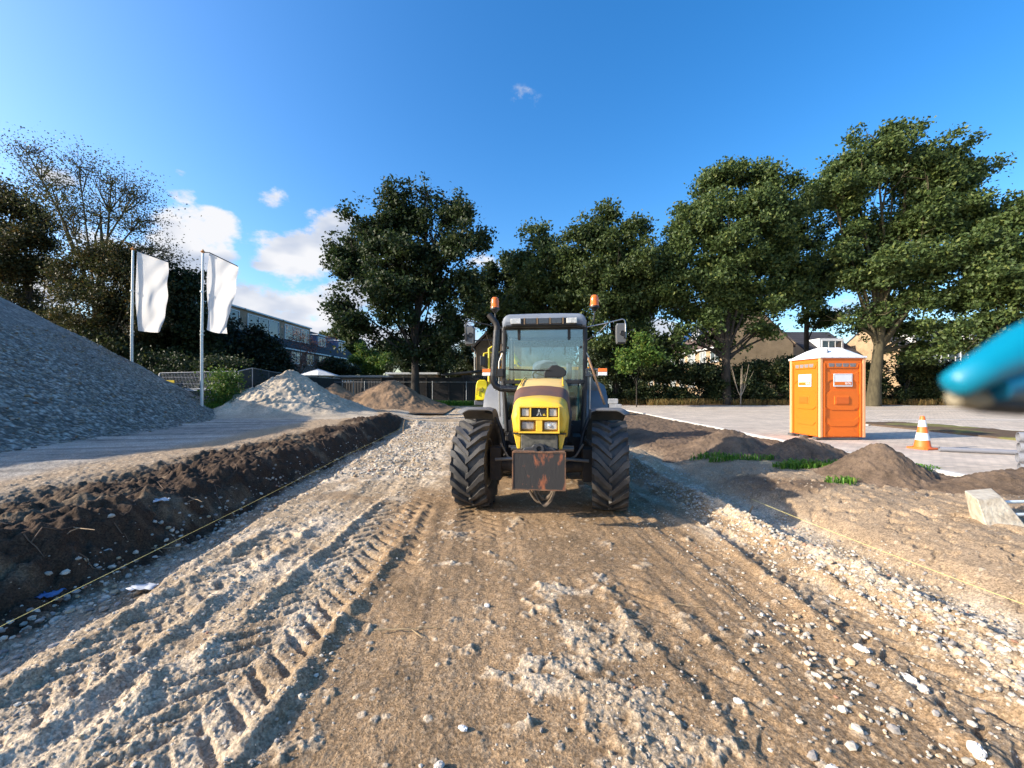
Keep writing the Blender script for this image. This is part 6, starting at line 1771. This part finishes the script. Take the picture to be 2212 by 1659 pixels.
m = MB(); m.add(v, f); m.build('roof_dome', M_tw, cab, smooth=50)
m = MB(); m.lathe([(.055, H1 + .08), (.055, H1 + .235), (.045, H1 + .235), (.045, H1 + .1)], 20, Matrix.Translation((.24, .12, 0))); m.build('vent_pipe', mat('pale_grey_pipe', (.42, .43, .45), .5, noise=.1), cab, smooth=40)
m = MB()
for k in range(6): m.lathe([(.010, 0), (.008, .005)], 8, Matrix.Translation((.08 + .21 * k, -.026, H1 + .02)) @ Matrix.Rotation(R(90), 4, 'X'))
for k in range(6): m.lathe([(.010, 0), (.008, .005)], 8, Matrix.Translation((-.026, .08 + .21 * k, H1 + .02)) @ Matrix.Rotation(R(-90), 4, 'Y'))
m.build('rim_bolts', mat('bolt_grey', (.35, .35, .35), .5), rf)
m = MB(); m.box((.58, .12, .035), (1.02, .16, .07)); m.box((.58, D_ - .12, .035), (1.02, .16, .07)); m.box((-.0, .62, .045), (.16, .18, .05)); m.box((.0, 1.1, .045), (.16, .18, .05)); m.box((0.02, .12, .04), (.2, .15, .06)); m.build('skids', M_skid, cab, bevel=.02)

# ------------------------------------------------------------------ traffic cone
M_co = mat('faded_cone_orange', (.88, .17, .025), .5, noise=.12, nscale=6)
M_cw = mat('reflective_white', (.84, .83, .84), .4, noise=.1, nscale=9)
cone = empty('traffic_cone', 'orange and white striped traffic cone on the paving', 'traffic cone', (9.28, 9.42, PZ), R(12))
m = MB()
pl = []
for (sx, sy) in ((1, 1), (-1, 1), (-1, -1), (1, -1)):
    pl += [(sx * .21, sy * .16), (sx * .16, sy * .21)] if sx * sy > 0 else [(sx * .16, sy * .21), (sx * .21, sy * .16)]
m.prism(pl, (0, 0, 0), (1, 0, 0), (0, 1, 0), (0, 0, .035)); m.lathe([(.165, .034), (.158, .05), (.15, .06)], 32)
m.build('base', M_co, cone, bevel=.008)
def conr(z): return .148 - .110 * (z - .05) / .69
m = MB(); m.lathe([(conr(.05), .05), (conr(.72), .72), (conr(.74) - .006, .74), (.02, .738)], 32); bd = m.build('cone_body', M_co, cone, smooth=50)
for (z0, z1) in ((.20, .36), (.50, .65)):
    m = MB(); m.lathe([(conr(z0) + .003, z0), (conr(z1) + .003, z1), (conr(z1) - .004, z1), (conr(z0) - .004, z0)], 32, close=True); m.build('white_band', M_cw, cone, smooth=50)

# ------------------------------------------------------------------ pipes
M_pvc = mat('grey_pvc', (.22, .225, .25), .42, noise=.12, nscale=5)
def pipe(x0, y0, z0, x1, y1, z1, r_, label, group=None, name='drain_pipe'):
    m = MB(); d = Vector((x1 - x0, y1 - y0, z1 - z0)); L = d.length
    T = Matrix.Translation((x0, y0, z0)) @ d.to_track_quat('Z', 'Y').to_matrix().to_4x4()
    m.lathe([(r_ * .90, .0), (r_ * .97, 0), (r_, .012), (r_, L), (r_ * .92, L), (r_ * .92, .012)], 28, T, close=True)
    m.lathe([(r_ * .9, .03), (r_ * .9, .032)], 24, T)
    o = m.build(name, M_pvc, smooth=40); return tag(o, label, 'pipe', group)
pipe(9.25, 9.02, PZ + .052, 10.9, 8.30, PZ + .052, .05, 'long thin grey pipe lying on the paving with its end at the cone')
hn = ['topmost', 'second from the top', 'third from the top', 'lowest']
for k in range(4):
    z = PZ + .085 + .166 * (3 - k)
    pipe(8.16 + [.0, .012, -.01, .02][k], 6.72, z, 11.4, 4.75, z, .080, 'thick grey pipe, %s of the four stacked at the right edge' % hn[k], 'stacked drain pipes')

# ------------------------------------------------------------------ concrete block with rods
M_cb = mat('weathered_concrete', (.60, .53, .41), .9, c2=(.36, .28, .19), nscale=9, bump=1.0, bscale=24, thr=(.42, .72))
M_rod = mat('pale_tube', (.62, .68, .70), .4, noise=.15)
cbk = empty('concrete_block', 'weathered concrete block with two pale tubes at the right edge', 'concrete block', (5.24, 4.58, .18))
cbk.scale = (.9, .9, .86)
def hexa(m, b, t):
    m.add(list(b) + list(t), [(0, 3, 2, 1), (4, 5, 6, 7), (0, 1, 5, 4), (1, 2, 6, 5), (2, 3, 7, 6), (3, 0, 4, 7)])
m = MB()
hexa(m, [(-.16, -.12, -.08), (.20, -.26, -.08), (.62, .26, -.08), (.02, .22, -.08)], [(-.25, -.10, .27), (.19, .02, .27), (.56, .46, .28), (.06, .33, .28)])
m.build('block', M_cb, cbk, bevel=.014, seg=2)
for (y_, z_) in ((.18, .16), (-.08, .08)):
    m = MB(); m.tube([(.22, y_, z_), (1.9, y_ + .02, z_ + .03)], .021, 12); m.build('tube', M_rod, cbk, smooth=50)

# ------------------------------------------------------------------ blue machine arm close to the lens, out of focus
M_cy = mat('cyan_paint', (.0, .185, .30), .35, noise=.04)
M_cy2 = mat('blue_paint', (.0, .11, .22), .4)
M_bg = mat('dirty_beige', (.22, .19, .13), .8)
arm = empty('machine_arm', 'blurred bright blue machine arm poking in from the right edge close to the viewer', 'machine arm', (1.2, .35, 0))
Ld = .15
def q_(px, py, y=Ld):
    p = P(px, py, y); return Vector(p) - Vector((1.2, .35, 0))
m = MB(); m.tube([q_(2055, 836), q_(2062, 832), q_(2120, 800), q_(2212, 755), q_(2330, 705), q_(2700, 560, .21), q_(3600, 420, .26)], [.0022, .0050, .0062, .0086, .0098, .013, .014], 20); up = m.build('upper_bar', M_cy, arm, smooth=60)
m = MB(); m.tube([q_(2150, 838), q_(2200, 822), q_(2300, 790), q_(2700, 640, .22), q_(3600, 470, .27)], [.0047, .0059, .006, .007, .007], 16); m.build('lower_bar', M_cy2, arm, smooth=60)
m = MB(); m.tube([q_(2062, 856, .155), q_(2100, 862, .155), q_(2130, 860, .155)], [.0035, .0045, .003], 12); m.tube([q_(2160, 870, .16), q_(2230, 850, .16), q_(2400, 820, .16)], [.003, .004, .005], 12); m.build('bracket', M_bg, arm, smooth=60)
m = MB(); m.tube([q_(2115, 872, .16), q_(2200, 876, .16), q_(2400, 862, .165)], [.0035, .004, .005], 12); m.build('rubber_pad', M_black, arm, smooth=60)
m = MB(); e_ = q_(3600, 445, .265); m.tube([e_ + Vector((0, 0, .06)), e_ + Vector((0, 0, -.1)), e_ + Vector((0, 0, -1.75))], .03, 14); m.build('post', M_cy, arm, smooth=60)

# ------------------------------------------------------------------ strings, stakes, twigs, litter
M_str = mat('yellow_string', (.72, .62, .22), .8)
M_stake = mat('stake_wood', (.34, .24, .14), .85, noise=.3)
def line_(pts, lab, r_=.0019):
    m = MB(); pp = []
    for a, b in zip(pts[:-1], pts[1:]):
        for k in range(8):
            t = k / 8; pp.append((a[0] + (b[0] - a[0]) * t, a[1] + (b[1] - a[1]) * t, a[2] + (b[2] - a[2]) * t - .015 * math.sin(PI * t)))
    pp.append(pts[-1]); m.tube(pp, r_, 6)
    return tag(m.build('string_line', M_str, smooth=80), lab, 'string line', 'levelling strings')
line_([(-3.06, 1.0, .12), (-3.22, 2.65, .12), (-3.62, 8.6, .14), (-4.06, 15.5, .16)], 'thin yellow string stretched over the left hand trench')
line_([(3.78, .9, .14), (3.5, 2.86, .14), (3.19, 5.55, .14)], 'thin yellow string stretched over the gravel edge on the right')
def stake(x, y, h, lab, lean=.05):
    z = gz(x, y); m = MB(); m.tube([(0, 0, -.1), (0, 0, h * .5), (lean, 0, h)], [.014, .013, .012], 6)
    o = m.build('wooden_stake', M_stake, loc=(x, y, z)); tag(o, lab, 'stake', 'stakes for the strings')
stake(-4.06, 15.55, .5, 'short stake at the far end of the left hand string')
stake(3.19, 5.6, .20, 'short stake at the far end of the right hand string')
M_twig = mat('pale_twig', (.42, .30, .16), .9, noise=.3)
def twig(px, py, L, ang, lab, seed, name='twig', r0=.006, hh=.02, br=True, mt=None):
    rr = random.Random(seed); x, y = G(px, py, hh); z = gz(x, y) + .012
    m = MB(); pts = []
    for k in range(8):
        t = k / 7; pts.append(((t - .5) * L, rr.uniform(-.03, .03) * L, rr.uniform(0, .015)))
    m.tube(pts, [r0 * (1 - .6 * k / 7) for k in range(8)], 6)
    if br:
        m.tube([pts[4], (pts[4][0] + .12 * L, pts[4][1] - .16 * L, .012), (pts[4][0] + .2 * L, pts[4][1] - .24 * L, .008)], [r0 * .6, r0 * .5, r0 * .3], 6)
        m.tube([pts[2], (pts[2][0] + .1 * L, pts[2][1] + .12 * L, .02)], [r0 * .6, r0 * .3], 6)
    o = m.build(name, mt or M_twig, smooth=80, loc=(x, y, z), rz=ang); tag(o, lab, 'twig', 'fallen twigs')
twig(880, 1360, .43, .05, 'forked pale twig lying on the brown sand in the foreground', 3)
twig(1490, 1310, .22, -.1, 'thin dry stalk on the right hand gravel', 5, br=False, r0=.003)
twig(460, 1127, .30, -.35, 'pale stick lying across the left trench edge', 6, hh=.1, br=False)
for i, (px, py, hh, L, an) in enumerate(((560, 966, .5, .5, .9), (330, 1075, .5, .6, .2), (160, 1115, .45, .55, -.3), (650, 940, .5, .7, .3), (420, 1040, .45, .4, -.6))):
    twig(px, py, L, an, ['upright root sticking out of the dark bank top', 'root lying along the dark bank, left of its middle', 'root on the nearest part of the dark bank', 'thin root at the far part of the dark bank', 'pale root on the slope of the dark bank'][i], 20 + i, 'root', .008, hh, True, M_stake)
M_poly = mat('dirty_white_film', (.58, .60, .62), .35, noise=.25, nscale=8)
M_blue = mat('blue_film', (.07, .16, .34), .35, noise=.3)
def scrap(px, py, w, h, mt, lab, seed, hh=0.0):
    rr = random.Random(seed); x, y = G(px, py, hh); z = gz(x, y) + .02
    v = []; f = []; n = 7
    for j in range(n):
        for i in range(n):
            v.append(((i / (n - 1) - .5) * w * (1 - .3 * (j % 2) * rr.random()), (j / (n - 1) - .5) * h, .012 + rr.uniform(0, .028)))
    for j in range(n - 1):
        for i in range(n - 1): f.append((j * n + i, j * n + i + 1, (j + 1) * n + i + 1, (j + 1) * n + i))
    m = MB(); m.add(v, f); o = m.build('plastic_scrap', mt, smooth=60, loc=(x, y, z), rz=rr.uniform(-.4, .8)); tag(o, lab, 'litter', 'scraps of plastic')
    sm = o.modifiers.new('Solid', 'SOLIDIFY'); sm.thickness = .002
scrap(312, 1254, .22, .10, M_poly, 'whitish crumpled plastic on the near side of the left trench', 2)
scrap(110, 1294, .13, .12, M_blue, 'crumpled blue plastic under the yellow string at the left edge', 3, -.05)
scrap(350, 1150, .15, .10, M_poly, 'pale crumpled plastic in the trench under the string', 4, -.05)

# ------------------------------------------------------------------ weeds on the ground
M_weed = leaf_mat('fresh_grass', (.06, .16, .015), (.14, .30, .03), (.3, .33, .06))
def tuft(name, spots, lab, seed, mt=M_weed, kind='stuff', hgt=.14, per=260, mulz=1):
    r = np.random.RandomState(seed); Vs = []; n = 0
    for (x, y, rx, ry) in spots:
        k = int(per * rx * ry * 12)
        a = r.rand(k) * 2 * PI; q = np.sqrt(r.rand(k))
        px = x + rx * q * np.cos(a); py = y + ry * q * np.sin(a)
        pz = ground_h(px, py, False)[0]
        for j in range(k):
            h = hgt * r.uniform(.4, 1.1); w = .006 + .006 * r.rand(); b = r.rand() * 2 * PI; l = r.uniform(.3, 1.0) * h
            dx, dy = math.cos(b), math.sin(b)
            bx, by, bz = px[j], py[j], pz[j]
            Vs += [(bx - dy * w, by + dx * w, bz), (bx + dy * w, by - dx * w, bz), (bx + dx * l * .5 + dy * w, by + dy * l * .5 - dx * w, bz + h * .8), (bx + dx * l * .5 - dy * w, by + dy * l * .5 + dx * w, bz + h * .8),
                   (bx + dx * l, by + dy * l, bz + h * .75)]
    Vv = np.array(Vs); nb = len(Vv) // 5
    i0 = np.arange(nb)[:, None] * 5
    Fa = np.concatenate([i0 + np.array([[0, 1, 2]]), i0 + np.array([[0, 2, 3]]), i0 + np.array([[3, 2, 4]])])
    o = np_mesh(name, Vv, Fa, mt, False); tag(o, lab, 'grass', kind=kind); return o
tuft('grass', [(5.6, 7.75, .5, .30), (5.15, 7.6, .4, .2), (4.7, 9.6 - 1.1, .7, .14), (6.9, 8.1, .3, .2), (6.95, 7.15, .38, .15), (6.5, 7.7, .25, .15), (5.0, 6.35, .25, .12), (4.2, 8.9, .4, .1)], 'patches of fresh green grass between the soil mounds', 5, hgt=.15, per=230)
tuft('weeds', [(-14.8, 20.5, 1.8, .5), (-17, 20.7, 1.0, .4), (-7, 31.5, 3.0, .6), (-3.5, 31.8, 2.5, .5)], 'long green grass along the foot of the fences', 6, hgt=.45, per=120)
M_dry = leaf_mat('dry_weeds', (.20, .13, .04), (.32, .22, .08), (.12, .16, .04))
tuft('weeds', [(5 + 2.2 * k, 32.2 + .4 * (k % 3), 1.2, .5) for k in range(0, 17)], 'dry brown weeds along the foot of the hedge', 7, M_dry, hgt=.6, per=55)
